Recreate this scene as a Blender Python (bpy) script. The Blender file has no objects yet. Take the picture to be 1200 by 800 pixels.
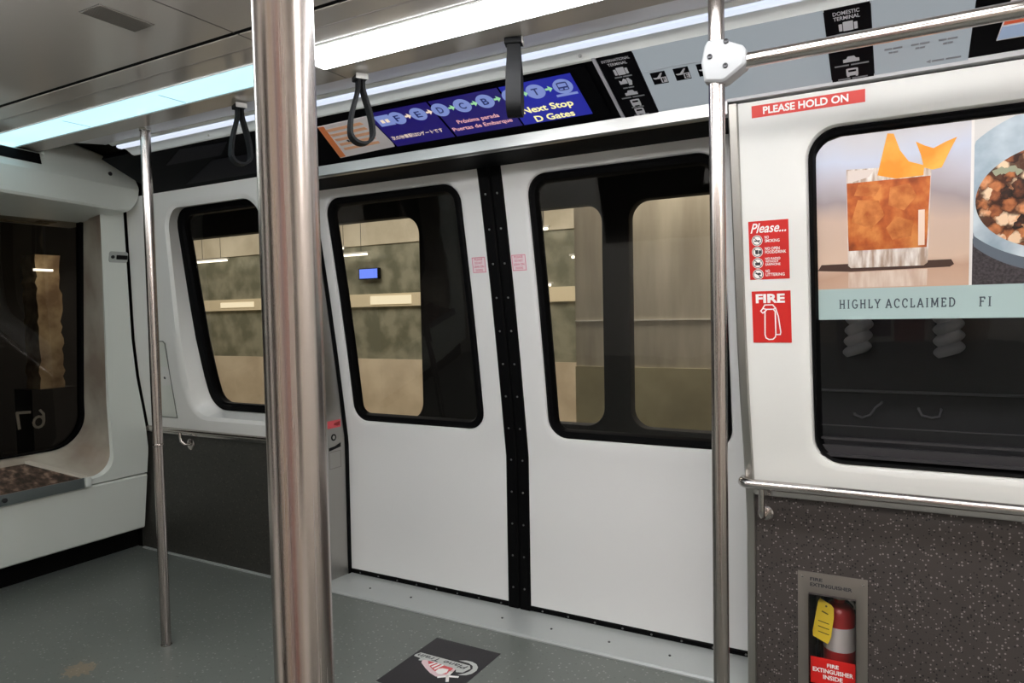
import bpy, bmesh, math, random
from mathutils import Vector, Matrix

random.seed(7)
S = bpy.context.scene
COL = S.collection
PI = math.pi

# ------------------------------------------------------------------ camera
H = 1.35
YAW, PITCH, ROLL, FPX = math.radians(-29.336), math.radians(-2.368), math.radians(1.165), 825.77
fwd = Vector((math.sin(YAW) * math.cos(PITCH), math.cos(YAW) * math.cos(PITCH), math.sin(PITCH)))
rgt = fwd.cross(Vector((0, 0, 1))).normalized()
dwn = fwd.cross(rgt)
r2 = rgt * math.cos(ROLL) + dwn * math.sin(ROLL)
d2 = -rgt * math.sin(ROLL) + dwn * math.cos(ROLL)
cd = bpy.data.cameras.new('camera')
cam = bpy.data.objects.new('camera', cd)
COL.objects.link(cam)
m = Matrix.Identity(4)
for i in range(3):
    m[i][0], m[i][1], m[i][2], m[i][3] = r2[i], -d2[i], -fwd[i], (0, 0, H)[i]
cam.matrix_world = m
cd.sensor_width = 36.0
cd.lens = FPX / 1200 * 36
cd.clip_start = 0.02
cd.clip_end = 60
S.camera = cam

# ------------------------------------------------------------------ world, exposure, light levels
w = bpy.data.worlds.new('world')
S.world = w
w.use_nodes = True
w.node_tree.nodes['Background'].inputs[0].default_value = (0.5, 0.55, 0.6, 1)
w.node_tree.nodes['Background'].inputs[1].default_value = 0.004
S.view_settings.view_transform = 'Standard'
S.view_settings.look = 'None'
S.view_settings.exposure = 0.0
S.view_settings.gamma = 1.0
S.view_settings.use_curve_mapping = False
LIGHT_NEAR, LIGHT_FAR, LIGHT_OPP = 16.0, 1.55, 22.5   # strip light emission
STANDIN_POWER = 39.0                                        # lamps added to light the stand-in behind the glass (watts)

# ------------------------------------------------------------------ materials
def lin(c):
    return tuple(((x / 255) / 12.92 if x / 255 <= 0.04045 else ((x / 255 + 0.055) / 1.055) ** 2.4) for x in c) + (1,)

MATS = {}
def mat(name, rgb, rough=0.5, metal=0.0, spec=0.5, bump=0.0, bscale=200, coat=0.0, vary=0.05):
    if name in MATS:
        return MATS[name]
    mt = bpy.data.materials.new(name)
    mt.use_nodes = True
    nt = mt.node_tree
    b = nt.nodes['Principled BSDF']
    b.inputs['Base Color'].default_value = lin(rgb)
    b.inputs['Roughness'].default_value = rough
    b.inputs['Metallic'].default_value = metal
    b.inputs['Specular IOR Level'].default_value = spec
    b.inputs['Coat Weight'].default_value = coat
    tc = nt.nodes.new('ShaderNodeTexCoord')
    nz = nt.nodes.new('ShaderNodeTexNoise')
    nz.inputs['Scale'].default_value = bscale
    nt.links.new(tc.outputs['Object'], nz.inputs['Vector'])
    mr = nt.nodes.new('ShaderNodeMapRange')
    mr.inputs['To Min'].default_value = max(0.02, rough - vary)
    mr.inputs['To Max'].default_value = min(1, rough + vary)
    nt.links.new(nz.outputs['Fac'], mr.inputs['Value'])
    nt.links.new(mr.outputs['Result'], b.inputs['Roughness'])
    if bump:
        bp = nt.nodes.new('ShaderNodeBump')
        bp.inputs['Strength'].default_value = bump
        bp.inputs['Distance'].default_value = 0.002
        nt.links.new(nz.outputs['Fac'], bp.inputs['Height'])
        nt.links.new(bp.outputs['Normal'], b.inputs['Normal'])
    MATS[name] = mt
    return mt

def brushed(name, rgb, rough, axis='Z', amount=0.18):
    mt = bpy.data.materials.new(name)
    mt.use_nodes = True
    nt = mt.node_tree
    b = nt.nodes['Principled BSDF']
    b.inputs['Metallic'].default_value = 1.0
    tc = nt.nodes.new('ShaderNodeTexCoord')
    mp = nt.nodes.new('ShaderNodeMapping')
    sc = [260, 260, 260]
    sc['XYZ'.index(axis)] = 3
    mp.inputs['Scale'].default_value = sc
    nz = nt.nodes.new('ShaderNodeTexNoise')
    nz.inputs['Scale'].default_value = 1.0
    nz.inputs['Detail'].default_value = 3
    nt.links.new(tc.outputs['Object'], mp.inputs['Vector'])
    nt.links.new(mp.outputs['Vector'], nz.inputs['Vector'])
    mr = nt.nodes.new('ShaderNodeMapRange')
    mr.inputs['To Min'].default_value = max(0.04, rough - 0.1)
    mr.inputs['To Max'].default_value = rough + 0.1
    nt.links.new(nz.outputs['Fac'], mr.inputs['Value'])
    nt.links.new(mr.outputs['Result'], b.inputs['Roughness'])
    cr = nt.nodes.new('ShaderNodeMixRGB')
    c = lin(rgb)
    cr.inputs['Color1'].default_value = tuple(x * (1 - amount) for x in c[:3]) + (1,)
    cr.inputs['Color2'].default_value = tuple(min(1, x * (1 + amount)) for x in c[:3]) + (1,)
    nt.links.new(nz.outputs['Fac'], cr.inputs['Fac'])
    nt.links.new(cr.outputs['Color'], b.inputs['Base Color'])
    MATS[name] = mt
    return mt

def emit(name, rgb, strength):
    mt = bpy.data.materials.new(name)
    mt.use_nodes = True
    nt = mt.node_tree
    b = nt.nodes['Principled BSDF']
    b.inputs['Base Color'].default_value = lin(tuple(x * 0.5 for x in rgb))
    b.inputs['Roughness'].default_value = 0.3
    b.inputs['Emission Color'].default_value = lin(rgb)
    b.inputs['Emission Strength'].default_value = strength
    MATS[name] = mt
    return mt

def glass(name, tint, refl=1.0, rough=0.02):
    """A thin pane: tinted see-through with a Fresnel reflection."""
    mt = bpy.data.materials.new(name)
    mt.use_nodes = True
    nt = mt.node_tree
    nt.nodes.remove(nt.nodes['Principled BSDF'])
    out = nt.nodes['Material Output']
    tr = nt.nodes.new('ShaderNodeBsdfTransparent')
    tr.inputs['Color'].default_value = tuple(tint) + (1,)
    gl = nt.nodes.new('ShaderNodeBsdfGlossy')
    gl.inputs['Roughness'].default_value = rough
    fr = nt.nodes.new('ShaderNodeLayerWeight')
    fr.inputs['Blend'].default_value = 0.5
    pw = nt.nodes.new('ShaderNodeMath')
    pw.operation = 'POWER'
    pw.inputs[1].default_value = 5
    nt.links.new(fr.outputs['Facing'], pw.inputs[0])
    mu = nt.nodes.new('ShaderNodeMath')
    mu.operation = 'MULTIPLY_ADD'
    mu.inputs[1].default_value = 0.9 * refl
    mu.inputs[2].default_value = 0.045 * refl
    nt.links.new(pw.outputs[0], mu.inputs[0])
    mx = nt.nodes.new('ShaderNodeMixShader')
    nt.links.new(mu.outputs[0], mx.inputs[0])
    nt.links.new(tr.outputs[0], mx.inputs[1])
    nt.links.new(gl.outputs[0], mx.inputs[2])
    nt.links.new(mx.outputs[0], out.inputs['Surface'])
    MATS[name] = mt
    return mt

def flecked(name, base, light, dark, scale, rough, lo=0.12, hi=0.86, size=0.42, stain=None, soft=None):
    """Vinyl / laminate sheet with light and dark chips (voronoi cells picked at random)."""
    mt = bpy.data.materials.new(name)
    mt.use_nodes = True
    nt = mt.node_tree
    N, L = nt.nodes, nt.links
    b = N['Principled BSDF']
    b.inputs['Roughness'].default_value = rough
    tc = N.new('ShaderNodeTexCoord')
    vo = N.new('ShaderNodeTexVoronoi')
    vo.inputs['Scale'].default_value = scale
    L.new(tc.outputs['Object'], vo.inputs['Vector'])
    sep = N.new('ShaderNodeSeparateColor')
    L.new(vo.outputs['Color'], sep.inputs['Color'])
    def cmp(sock, op, v):
        n = N.new('ShaderNodeMath')
        n.operation = op
        n.inputs[1].default_value = v
        L.new(sock, n.inputs[0])
        return n.outputs[0]
    def mul(a, c):
        n = N.new('ShaderNodeMath')
        n.operation = 'MULTIPLY'
        L.new(a, n.inputs[0])
        L.new(c, n.inputs[1])
        return n.outputs[0]
    inside = cmp(vo.outputs['Distance'], 'LESS_THAN', size)
    fl = mul(cmp(sep.outputs[0], 'GREATER_THAN', hi), inside)
    fd = mul(cmp(sep.outputs[0], 'LESS_THAN', lo), inside)
    nz = N.new('ShaderNodeTexNoise')
    nz.inputs['Scale'].default_value = 2.2
    nz.inputs['Detail'].default_value = 6
    L.new(tc.outputs['Object'], nz.inputs['Vector'])
    m0 = N.new('ShaderNodeMixRGB')
    m0.inputs['Color1'].default_value = lin(base)
    m0.inputs['Color2'].default_value = lin(soft or base)
    L.new(nz.outputs['Fac'], m0.inputs['Fac'])
    m1 = N.new('ShaderNodeMixRGB')
    L.new(fl, m1.inputs['Fac'])
    L.new(m0.outputs[0], m1.inputs['Color1'])
    m1.inputs['Color2'].default_value = lin(light)
    m2 = N.new('ShaderNodeMixRGB')
    L.new(fd, m2.inputs['Fac'])
    L.new(m1.outputs[0], m2.inputs['Color1'])
    m2.inputs['Color2'].default_value = lin(dark)
    col = m2.outputs[0]
    if stain:
        (sx, sy, sr, sc) = stain
        di = N.new('ShaderNodeVectorMath')
        di.operation = 'DISTANCE'
        L.new(tc.outputs['Object'], di.inputs[0])
        di.inputs[1].default_value = (sx, sy, 0)
        n2 = N.new('ShaderNodeTexNoise')
        n2.inputs['Scale'].default_value = 55
        L.new(tc.outputs['Object'], n2.inputs['Vector'])
        ad = N.new('ShaderNodeMath')
        ad.operation = 'MULTIPLY_ADD'
        L.new(n2.outputs['Fac'], ad.inputs[0])
        ad.inputs[1].default_value = sr * 1.6
        L.new(di.outputs['Value'], ad.inputs[2])
        lt = cmp(ad.outputs[0], 'LESS_THAN', sr * 1.45)
        hv = cmp(lt, 'MULTIPLY', 0.38)
        m3 = N.new('ShaderNodeMixRGB')
        L.new(hv, m3.inputs['Fac'])
        L.new(col, m3.inputs['Color1'])
        m3.inputs['Color2'].default_value = lin(sc)
        col = m3.outputs[0]
    L.new(col, b.inputs['Base Color'])
    MATS[name] = mt
    return mt

def blend(name, c1, c2, scale, rough=0.4, c3=None, kind='noise', stretch=(1, 1, 1), sharp=(0.35, 0.65)):
    """Printed or natural mottle between two or three colours."""
    mt = bpy.data.materials.new(name)
    mt.use_nodes = True
    nt = mt.node_tree
    N, L = nt.nodes, nt.links
    b = N['Principled BSDF']
    b.inputs['Roughness'].default_value = rough
    tc = N.new('ShaderNodeTexCoord')
    mp = N.new('ShaderNodeMapping')
    mp.inputs['Scale'].default_value = stretch
    L.new(tc.outputs['Object'], mp.inputs['Vector'])
    if kind == 'noise':
        t = N.new('ShaderNodeTexNoise')
        t.inputs['Scale'].default_value = scale
        t.inputs['Detail'].default_value = 4
        L.new(mp.outputs[0], t.inputs['Vector'])
        f = t.outputs['Fac']
    else:
        t = N.new('ShaderNodeTexVoronoi')
        t.inputs['Scale'].default_value = scale
        L.new(mp.outputs[0], t.inputs['Vector'])
        f = t.outputs['Distance']
    r = N.new('ShaderNodeValToRGB')
    e = r.color_ramp.elements
    e[0].position, e[1].position = sharp
    e[0].color, e[1].color = lin(c1), lin(c2)
    if c3:
        x = e.new((sharp[0] + sharp[1]) / 2)
        x.color = lin(c3)
    L.new(f, r.inputs[0])
    L.new(r.outputs[0], b.inputs['Base Color'])
    MATS[name] = mt
    return mt

def chunks(name, scale):
    """Printed heap of roast pieces: each voronoi cell one piece, dark gaps between."""
    mt = bpy.data.materials.new(name)
    mt.use_nodes = True
    N, L = mt.node_tree.nodes, mt.node_tree.links
    b = N['Principled BSDF']
    b.inputs['Roughness'].default_value = .35
    tc = N.new('ShaderNodeTexCoord')
    nz = N.new('ShaderNodeTexNoise')
    nz.inputs['Scale'].default_value = 60
    L.new(tc.outputs['Object'], nz.inputs['Vector'])
    mx = N.new('ShaderNodeMixRGB')
    mx.inputs['Fac'].default_value = .02
    L.new(tc.outputs['Object'], mx.inputs['Color1'])
    L.new(nz.outputs['Color'], mx.inputs['Color2'])
    vo = N.new('ShaderNodeTexVoronoi')
    vo.inputs['Scale'].default_value = scale
    L.new(mx.outputs[0], vo.inputs['Vector'])
    sp = N.new('ShaderNodeSeparateColor')
    L.new(vo.outputs['Color'], sp.inputs['Color'])
    ad = N.new('ShaderNodeMath')
    ad.operation = 'MULTIPLY_ADD'
    L.new(nz.outputs['Fac'], ad.inputs[0])
    ad.inputs[1].default_value = .5
    L.new(sp.outputs[0], ad.inputs[2])
    r = N.new('ShaderNodeValToRGB')
    e = r.color_ramp.elements
    e[0].position, e[0].color = .28, lin((48, 28, 22))
    e[1].position, e[1].color = 1.2, lin((240, 206, 172))
    for p, c in ((.45, (134, 74, 44)), (.7, (200, 124, 76)), (.95, (228, 172, 130))):
        x = e.new(p)
        x.color = lin(c)
    L.new(ad.outputs[0], r.inputs[0])
    r2 = N.new('ShaderNodeValToRGB')
    r2.color_ramp.elements[0].position, r2.color_ramp.elements[0].color = .40, (1, 1, 1, 1)
    r2.color_ramp.elements[1].position, r2.color_ramp.elements[1].color = .66, (.12, .09, .08, 1)
    L.new(vo.outputs['Distance'], r2.inputs[0])
    mu = N.new('ShaderNodeMixRGB')
    mu.blend_type = 'MULTIPLY'
    mu.inputs['Fac'].default_value = 1
    L.new(r.outputs[0], mu.inputs['Color1'])
    L.new(r2.outputs[0], mu.inputs['Color2'])
    L.new(mu.outputs[0], b.inputs['Base Color'])
    return mt

WHITE = mat('white gelcoat', (228, 228, 225), 0.24, bscale=14, vary=.015)
WHITE_END = mat('white gelcoat of the end', (214, 219, 213), 0.32)
WHITE_LOW = mat('white powder coat', (221, 221, 221), 0.38, bump=0.03, bscale=400)
CEIL = mat('grey ceiling laminate', (182, 176, 169), 0.14, spec=0.5, bscale=3, vary=.03)
CEIL_EDGE = mat('light grey ceiling edge', (226, 226, 232), 0.25)
COVEGLOW = emit('cove glow line', (226, 236, 255), 0.95)
COVE = mat('white cove moulding', (243, 247, 246), 0.3)
BLACK = mat('black plastic', (9, 9, 10), 0.45, spec=0.2)
RUBBER = mat('black rubber', (5, 5, 6), 0.6, spec=0.08)
GLOSSBLACK = mat('black gloss panel', (4, 4, 6), 0.45, spec=0.04)
VOID = mat('unlit black', (5, 5, 5), 0.8, spec=0.1)
STEEL = brushed('brushed steel pole', (178, 170, 166), 0.25, 'Z', 0.10)
STEELX = brushed('brushed steel rail', (196, 190, 186), 0.2, 'X', 0.10)
STEELP = brushed('satin steel plate', (172, 170, 165), 0.42, 'Z', 0.06)
STEELB = brushed('satin steel header', (172, 172, 170), 0.34, 'X', 0.06)
CAST = mat('grey painted casting', (146, 148, 150), 0.42)
PALEBAR = mat('pale grey bar', (206, 206, 210), 0.3)
SCREWM = mat('dark screw', (62, 62, 64), 0.35, 0.8)
RIVET = mat('dull rivet', (120, 120, 120), 0.4, 0.9)
CLIP = mat('bright clip', (232, 232, 230), 0.25, 0.3)
CHROME = mat('bright chrome', (225, 225, 222), 0.12, 1.0)
FLOOR = flecked('grey flecked vinyl floor', (111, 115, 111), (142, 144, 139), (94, 96, 93), 95, 0.34, 0.08, 0.90, 0.38,
                stain=(-2.80, 1.50, 0.085, (168, 140, 104)), soft=(96, 101, 97))
KICK = flecked('charcoal flecked laminate', (68, 62, 60), (132, 126, 123), (15, 14, 14), 135, 0.5, 0.20, 0.80, 0.38, soft=(60, 54, 52))
KICK_SHADED = flecked('shaded flecked laminate', (52, 51, 47), (74, 72, 66), (30, 29, 27), 105, 0.45, 0.16, 0.86, 0.4)  # same laminate as KICK, shade put in as darker tones
SILL = mat('worn aluminium sill', (186, 190, 189), 0.42, 0.35, bump=0.04, bscale=90)
GLASS_D = glass('door glass', (0.80, 0.785, 0.75), 1.0)
GLASS_K = glass('dark glass', (0.80, 0.80, 0.82), 0.8)
GLASS_E = glass('end glass', (0.45, 0.42, 0.38), 0.8)
PANE = glass('clear acrylic', (0.93, 0.93, 0.93), 1.0)
RED = mat('red vinyl', (205, 38, 34), 0.4)
REDP = mat('red label', (214, 30, 26), 0.4)
WHITEV = mat('white vinyl print', (242, 240, 238), 0.45)
PINKV = mat('pale pink vinyl', (226, 208, 214), 0.45)
PINKT = mat('pink print', (208, 112, 134), 0.5)
BLACKV = mat('black vinyl', (5, 5, 9), 0.5, spec=0.06)
GREYP = emit('glowing grey diagram panel', (186, 196, 204), 0.46)  # glow added to the board to lift its brightness
GREYT = mat('grey print', (128, 130, 136), 0.5)
LIGHTT = mat('pale print', (196, 196, 204), 0.5)
DARKT = mat('dark print', (52, 52, 58), 0.5)
SCREEN = emit('blue screen', (34, 22, 120), 0.55)
SCREEN2 = emit('bright blue screen', (30, 38, 176), 0.6)
SCR_CIRC = emit('screen pale blue', (132, 150, 214), 0.75)
SCR_DARK = emit('screen letter blue', (38, 52, 128), 0.5)
SCR_YEL = emit('screen yellow', (255, 246, 170), 0.95)
SCR_PNK = emit('screen pink', (255, 190, 190), 0.75)
SCR_CRM = emit('screen cream', (250, 226, 200), 0.85)
SCR_GRN = emit('screen green', (160, 225, 165), 0.8)
STRAP = mat('black webbing', (19, 20, 22), 0.6, spec=0.2, bump=0.3, bscale=900)
PAPER = mat('white paper', (236, 228, 230), 0.6)
ORANGE = mat('orange print', (240, 140, 84), 0.6)
PEACH = mat('peach print', (244, 186, 146), 0.6)
LBLUE = mat('pale blue print', (176, 200, 236), 0.6)
YEL = mat('yellow tag', (228, 196, 48), 0.5)
TAGT = mat('tag print', (96, 84, 24), 0.6)
EXT_RED = mat('extinguisher red', (168, 40, 42), 0.3)
BAND = mat('silver grey band label', (206, 200, 198), 0.4)
POS_BAND = mat('pale teal band', (172, 194, 194), 0.3)
POS_TXT = mat('slate print', (62, 72, 82), 0.5)
AMBER = blend('amber drink print', (142, 66, 32), (218, 140, 74), 17, 0.3, (190, 98, 48), stretch=(1, 1, 0.8))
PEEL = blend('orange peel print', (240, 150, 44), (252, 188, 82), 9, 0.35)
CLEARP = blend('clear glass print', (176, 150, 132), (240, 232, 226), 70, 0.3, stretch=(1, 1, 0.12))
COAST = mat('brown coaster print', (72, 50, 42), 0.4)
FOOD = chunks('roast vegetable print', 34)
BOWL = blend('pale bowl print', (206, 218, 226), (150, 168, 182), 8, 0.4)
BOWL2 = mat('bowl shadow print', (96, 106, 118), 0.4)
CLOTHP = blend('dark weave print', (44, 40, 44), (74, 68, 72), 160, 0.4)
MATB = mat('black floor decal', (36, 33, 37), 0.5)
LOGO_G = mat('silver print', (190, 193, 190), 0.5)
LOGO_P = mat('pale pink print', (222, 196, 200), 0.5)
LOGO_R = mat('red print', (206, 84, 88), 0.5)
TRAYM = blend('corroded tray lining', (50, 40, 34), (150, 126, 110), 26, 0.6, (92, 74, 62), sharp=(0.4, 0.66))
REVEAL = blend('mottled cream lining', (150, 136, 122), (196, 192, 178), 3.2, 0.45, sharp=(0.35, 0.7))  # random brown to cream mottle
SOFFIT = mat('beige grey soffit', (176, 170, 156), 0.35)
ROSE = mat('dusty rose reflector strip', (150, 104, 92), 0.6)
TAN = mat('tan reflector strip', (176, 160, 144), 0.6)
MAUVE = mat('mauve reflector strip', (128, 112, 114), 0.6)
CREAM = mat('cream wall', (236, 230, 222), 0.5)
BEIGE = blend('beige stone', (190, 180, 156), (212, 203, 180), 3, 0.5)
BEIGE2 = blend('beige lower band', (196, 180, 156), (220, 206, 182), 2.5, 0.5)
SAGE = blend('grey green band', (112, 112, 94), (150, 148, 128), 4, 0.3, sharp=(0.4, 0.6))
CURT = blend('beige screen panel', (168, 160, 144), (208, 200, 182), 1.6, 0.5, stretch=(3, 1, 0.5))
TUNNEL = mat('tunnel wall grey', (40, 40, 43), 0.7)
TUN_D = mat('tunnel wall dark', (24, 22, 22), 0.7)
PADS = mat('grey reflected sleeve', (150, 150, 152), 0.7)
PIPE = mat('dull conduit', (104, 104, 108), 0.5, 0.2)
GHOST = mat('chalk paint', (214, 212, 204), 0.7)
HAZEW = emit('stand-in lamp white', (255, 248, 228), 3.0)
STANDIN_SCR = emit('stand-in blue display', (110, 140, 255), 1.2)
STANDIN_BAND = emit('stand-in lit band', (255, 240, 205), 1.0)

# ------------------------------------------------------------------ mesh helpers
def wloc(o):
    v = Vector((0, 0, 0))
    while o is not None:
        v += o.location
        o = o.parent
    return v

class MB:
    """Collects shapes; build() links them as ONE mesh object."""
    def __init__(s):
        s.v, s.f, s.mi, s.sm = [], [], [], []
    def add(s, v, f, mi=0, smooth=False):
        n = len(s.v)
        s.v += [tuple(p) for p in v]
        for q in f:
            s.f.append([i + n for i in q])
            s.mi.append(mi)
            s.sm.append(smooth)
        return s
    def box(s, a, b, mi=0):
        x0, y0, z0 = a
        x1, y1, z1 = b
        v = [(x0, y0, z0), (x1, y0, z0), (x1, y1, z0), (x0, y1, z0), (x0, y0, z1), (x1, y0, z1), (x1, y1, z1), (x0, y1, z1)]
        return s.add(v, [(0, 3, 2, 1), (4, 5, 6, 7), (0, 1, 5, 4), (1, 2, 6, 5), (2, 3, 7, 6), (3, 0, 4, 7)], mi)
    def rings(s, rings, closed=True, cap0=False, cap1=False, mi=0, smooth=True):
        n = len(rings[0])
        v = [p for r in rings for p in r]
        f = []
        for i in range(len(rings) - 1):
            for j in range(n if closed else n - 1):
                k = (j + 1) % n
                f.append((i * n + j, i * n + k, (i + 1) * n + k, (i + 1) * n + j))
        s.add(v, f, mi, smooth)
        if cap0:
            s.add(rings[0], [list(range(n))[::-1]], mi)
        if cap1:
            s.add(rings[-1], [list(range(n))], mi)
        return s
    def tube(s, pts, r, n=20, mi=0, caps=True):
        pts = [Vector(p) for p in pts]
        rs = r if isinstance(r, (list, tuple)) else [r] * len(pts)
        t0 = (pts[1] - pts[0]).normalized()
        up = Vector((0, 0, 1)) if abs(t0.z) < 0.9 else Vector((1, 0, 0))
        a = t0.cross(up).normalized()
        out = []
        for i, p in enumerate(pts):
            t = (pts[min(i + 1, len(pts) - 1)] - pts[max(i - 1, 0)]).normalized()
            a = (a - t * a.dot(t)).normalized()
            b = t.cross(a)
            out.append([p + (a * math.cos(2 * PI * k / n) + b * math.sin(2 * PI * k / n)) * rs[i] for k in range(n)])
        return s.rings(out, True, caps, caps, mi)
    def plate(s, outline, F, o0, o1, mi=0):
        """Flat shape (u, v) standing from offset o0 to offset o1 on the surface F."""
        n = len(outline)
        a = [F(u, v, o0) for u, v in outline]
        b = [F(u, v, o1) for u, v in outline]
        f = [list(range(n, 2 * n))] + [(j, (j + 1) % n, n + (j + 1) % n, n + j) for j in range(n)]
        return s.add(a + b, f, mi)
    def band(s, outer, inner, F, o0, o1, mi=0):
        n = len(outer)
        R = [[F(u, v, o0) for u, v in outer], [F(u, v, o1) for u, v in outer], [F(u, v, o1) for u, v in inner], [F(u, v, o0) for u, v in inner]]
        return s.rings(R, True, mi=mi, smooth=False)
    def build(s, name, mats, parent=None, angle=32, bevel=0, loc=None):
        me = bpy.data.meshes.new(name)
        if parent is None and loc is None:
            xs, ys, zs = zip(*s.v)
            loc = ((min(xs) + max(xs)) / 2, (min(ys) + max(ys)) / 2, min(zs))
        base = wloc(parent) if parent is not None else Vector(loc)
        me.from_pydata([Vector(p) - base for p in s.v], [], s.f)
        for mt in (mats if isinstance(mats, (list, tuple)) else [mats]):
            me.materials.append(mt)
        me.polygons.foreach_set('material_index', s.mi)
        me.polygons.foreach_set('use_smooth', s.sm)
        bm = bmesh.new()
        bm.from_mesh(me)
        bmesh.ops.remove_doubles(bm, verts=bm.verts, dist=1e-5)
        bmesh.ops.recalc_face_normals(bm, faces=bm.faces)
        if bevel:
            bmesh.ops.bevel(bm, geom=[e for e in bm.edges if len(e.link_faces) == 2 and e.calc_face_angle(0) > 0.5], offset=bevel, segments=2, affect='EDGES', profile=0.6)
            for f in bm.faces:
                f.smooth = True
        bm.to_mesh(me)
        bm.free()
        me.set_sharp_from_angle(angle=math.radians(angle))
        o = bpy.data.objects.new(name, me)
        COL.objects.link(o)
        if parent is not None:
            o.parent = parent
        else:
            o.location = base
        return o

def tag(o, label=None, cat=None, group=None, kind=None):
    for k, v in (('label', label), ('category', cat), ('group', group), ('kind', kind)):
        if v:
            o[k] = v
    return o

def empty(name, loc, label=None, cat=None, group=None, kind=None):
    o = bpy.data.objects.new(name, None)
    o.empty_display_size = 0.05
    o.location = loc
    COL.objects.link(o)
    return tag(o, label, cat, group, kind)

def copy_tree(o, parent=None):
    c = o.copy()
    COL.objects.link(c)
    if parent is not None:
        c.parent = parent
    for ch in list(o.children):
        copy_tree(ch, c)
    return c

def rect(u0, v0, u1, v1):
    return [(u0, v0), (u1, v0), (u1, v1), (u0, v1)]

def rrect(u0, v0, u1, v1, r, n=5):
    out = []
    for cx, cy, a in ((u1 - r, v1 - r, 0), (u0 + r, v1 - r, 90), (u0 + r, v0 + r, 180), (u1 - r, v0 + r, 270)):
        for k in range(n + 1):
            t = math.radians(a + 90 * k / n)
            out.append((cx + r * math.cos(t), cy + r * math.sin(t)))
    return out

def circ(u, v, r, n=24, ry=None):
    return [(u + r * math.cos(2 * PI * k / n), v + (ry or r) * math.sin(2 * PI * k / n)) for k in range(n)]

def stroke(pts, wd):
    """Quads along a polyline in uv."""
    out = []
    for (a, b), (c, d) in zip(pts, pts[1:]):
        L = math.hypot(c - a, d - b) or 1e-9
        ux, uy = (c - a) / L, (d - b) / L
        px, py = -uy * wd / 2, ux * wd / 2
        ex, ey = ux * wd * 0.25, uy * wd * 0.25
        out.append([(a + px - ex, b + py - ey), (a - px - ex, b - py - ey), (c - px + ex, d - py + ey), (c + px + ex, d + py + ey)])
    return out

def arc(u, v, rx, ry, a0, a1, n=10):
    return [(u + rx * math.cos(math.radians(a0 + (a1 - a0) * k / n)), v + ry * math.sin(math.radians(a0 + (a1 - a0) * k / n))) for k in range(n + 1)]

TXT = {}
def text2d(s, bold=0.0, shear=0.0, space=1.0, line=1.0, align='CENTER'):
    key = (s, bold, shear, space, line, align)
    if key in TXT:
        return TXT[key]
    c = bpy.data.curves.new('lettering', 'FONT')
    c.body = s
    c.align_x = align
    c.offset = bold
    c.shear = shear
    c.space_character = space
    c.space_line = line
    c.resolution_u = 3
    o = bpy.data.objects.new('lettering', c)
    COL.objects.link(o)
    dg = bpy.context.evaluated_depsgraph_get()
    me = bpy.data.meshes.new_from_object(o.evaluated_get(dg))
    vs = [(v.co.x, v.co.y) for v in me.vertices]
    fs = [list(p.vertices) for p in me.polygons]
    bpy.data.objects.remove(o)
    bpy.data.curves.remove(c)
    bpy.data.meshes.remove(me)
    xs, ys = [p[0] for p in vs], [p[1] for p in vs]
    x0, x1, y0, y1 = min(xs), max(xs), min(ys), max(ys)
    TXT[key] = ([((x - x0) / (x1 - x0), (y - y0) / (y1 - y0)) for x, y in vs], fs)
    return TXT[key]

def put_text(mb, s, F, u0, v0, u1, v1, off, mi=0, **kw):
    vs, fs = text2d(s, **kw)
    mb.add([F(u0 + (u1 - u0) * x, v0 + (v1 - v0) * y, off) for x, y in vs], fs, mi)
    return mb

# ------------------------------------------------------------------ section of the car side (Y against Z)
DOOR = [(2.755, -0.1), (2.755, 0), (2.76, .7), (2.727, .95), (2.70, 1.15), (2.655, 1.45), (2.617, 1.67), (2.585, 1.85), (2.556, 1.985), (2.49, 2.3)]
WALL = [(2.525, -0.1), (2.525, .60), (2.505, .72), (2.47, .87), (2.425, 1.03), (2.380, 1.24), (2.266, 1.985), (2.22, 2.3)]
def yat(P, z):
    for (y0, z0), (y1, z1) in zip(P, P[1:]):
        if z <= z1:
            return y0 + (y1 - y0) * (z - z0) / (z1 - z0)
    return P[-1][0]
def FD(u, v, off=0):            # door skin; off > 0 towards the cabin
    return (u, yat(DOOR, v) - off, v)
def FW(u, v, off=0):            # side wall skin
    return (u, yat(WALL, v) - off, v)
H0, H1 = (2.262, 1.988), (2.0, 2.108)
HL = math.hypot(H1[0] - H0[0], H1[1] - H0[1])
HN = (-(H1[1] - H0[1]) / HL, (H1[0] - H0[0]) / HL)     # pointing down into the cabin
def FH(u, s, off=0):            # sloped header over the doors; s in 0..1 up the slope
    return (u, H0[0] + (H1[0] - H0[0]) * s + HN[0] * off, H0[1] + (H1[1] - H0[1]) * s + HN[1] * off)
def FF(u, v, off=0):            # floor
    return (u, v, off)
def FC(u, v, off=0):            # underside of the ceiling; off > 0 downwards
    return (u, v, ZC - off)
ZC = 2.121

def angles(hu, hv, r):
    a = [2 * PI * k / 96 for k in range(96)]
    return a

def ray_rr(cx, cy, hw, hh, r, dx, dy):
    lo, hi = 0.0, 5.0
    for _ in range(44):
        t = (lo + hi) / 2
        x, y = abs(t * dx), abs(t * dy)
        inside = x <= hw and y <= hh
        if inside and x > hw - r and y > hh - r:
            inside = math.hypot(x - hw + r, y - hh + r) <= r
        lo, hi = (t, hi) if inside else (lo, t)
    return (cx + lo * dx, cy + lo * dy)

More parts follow.
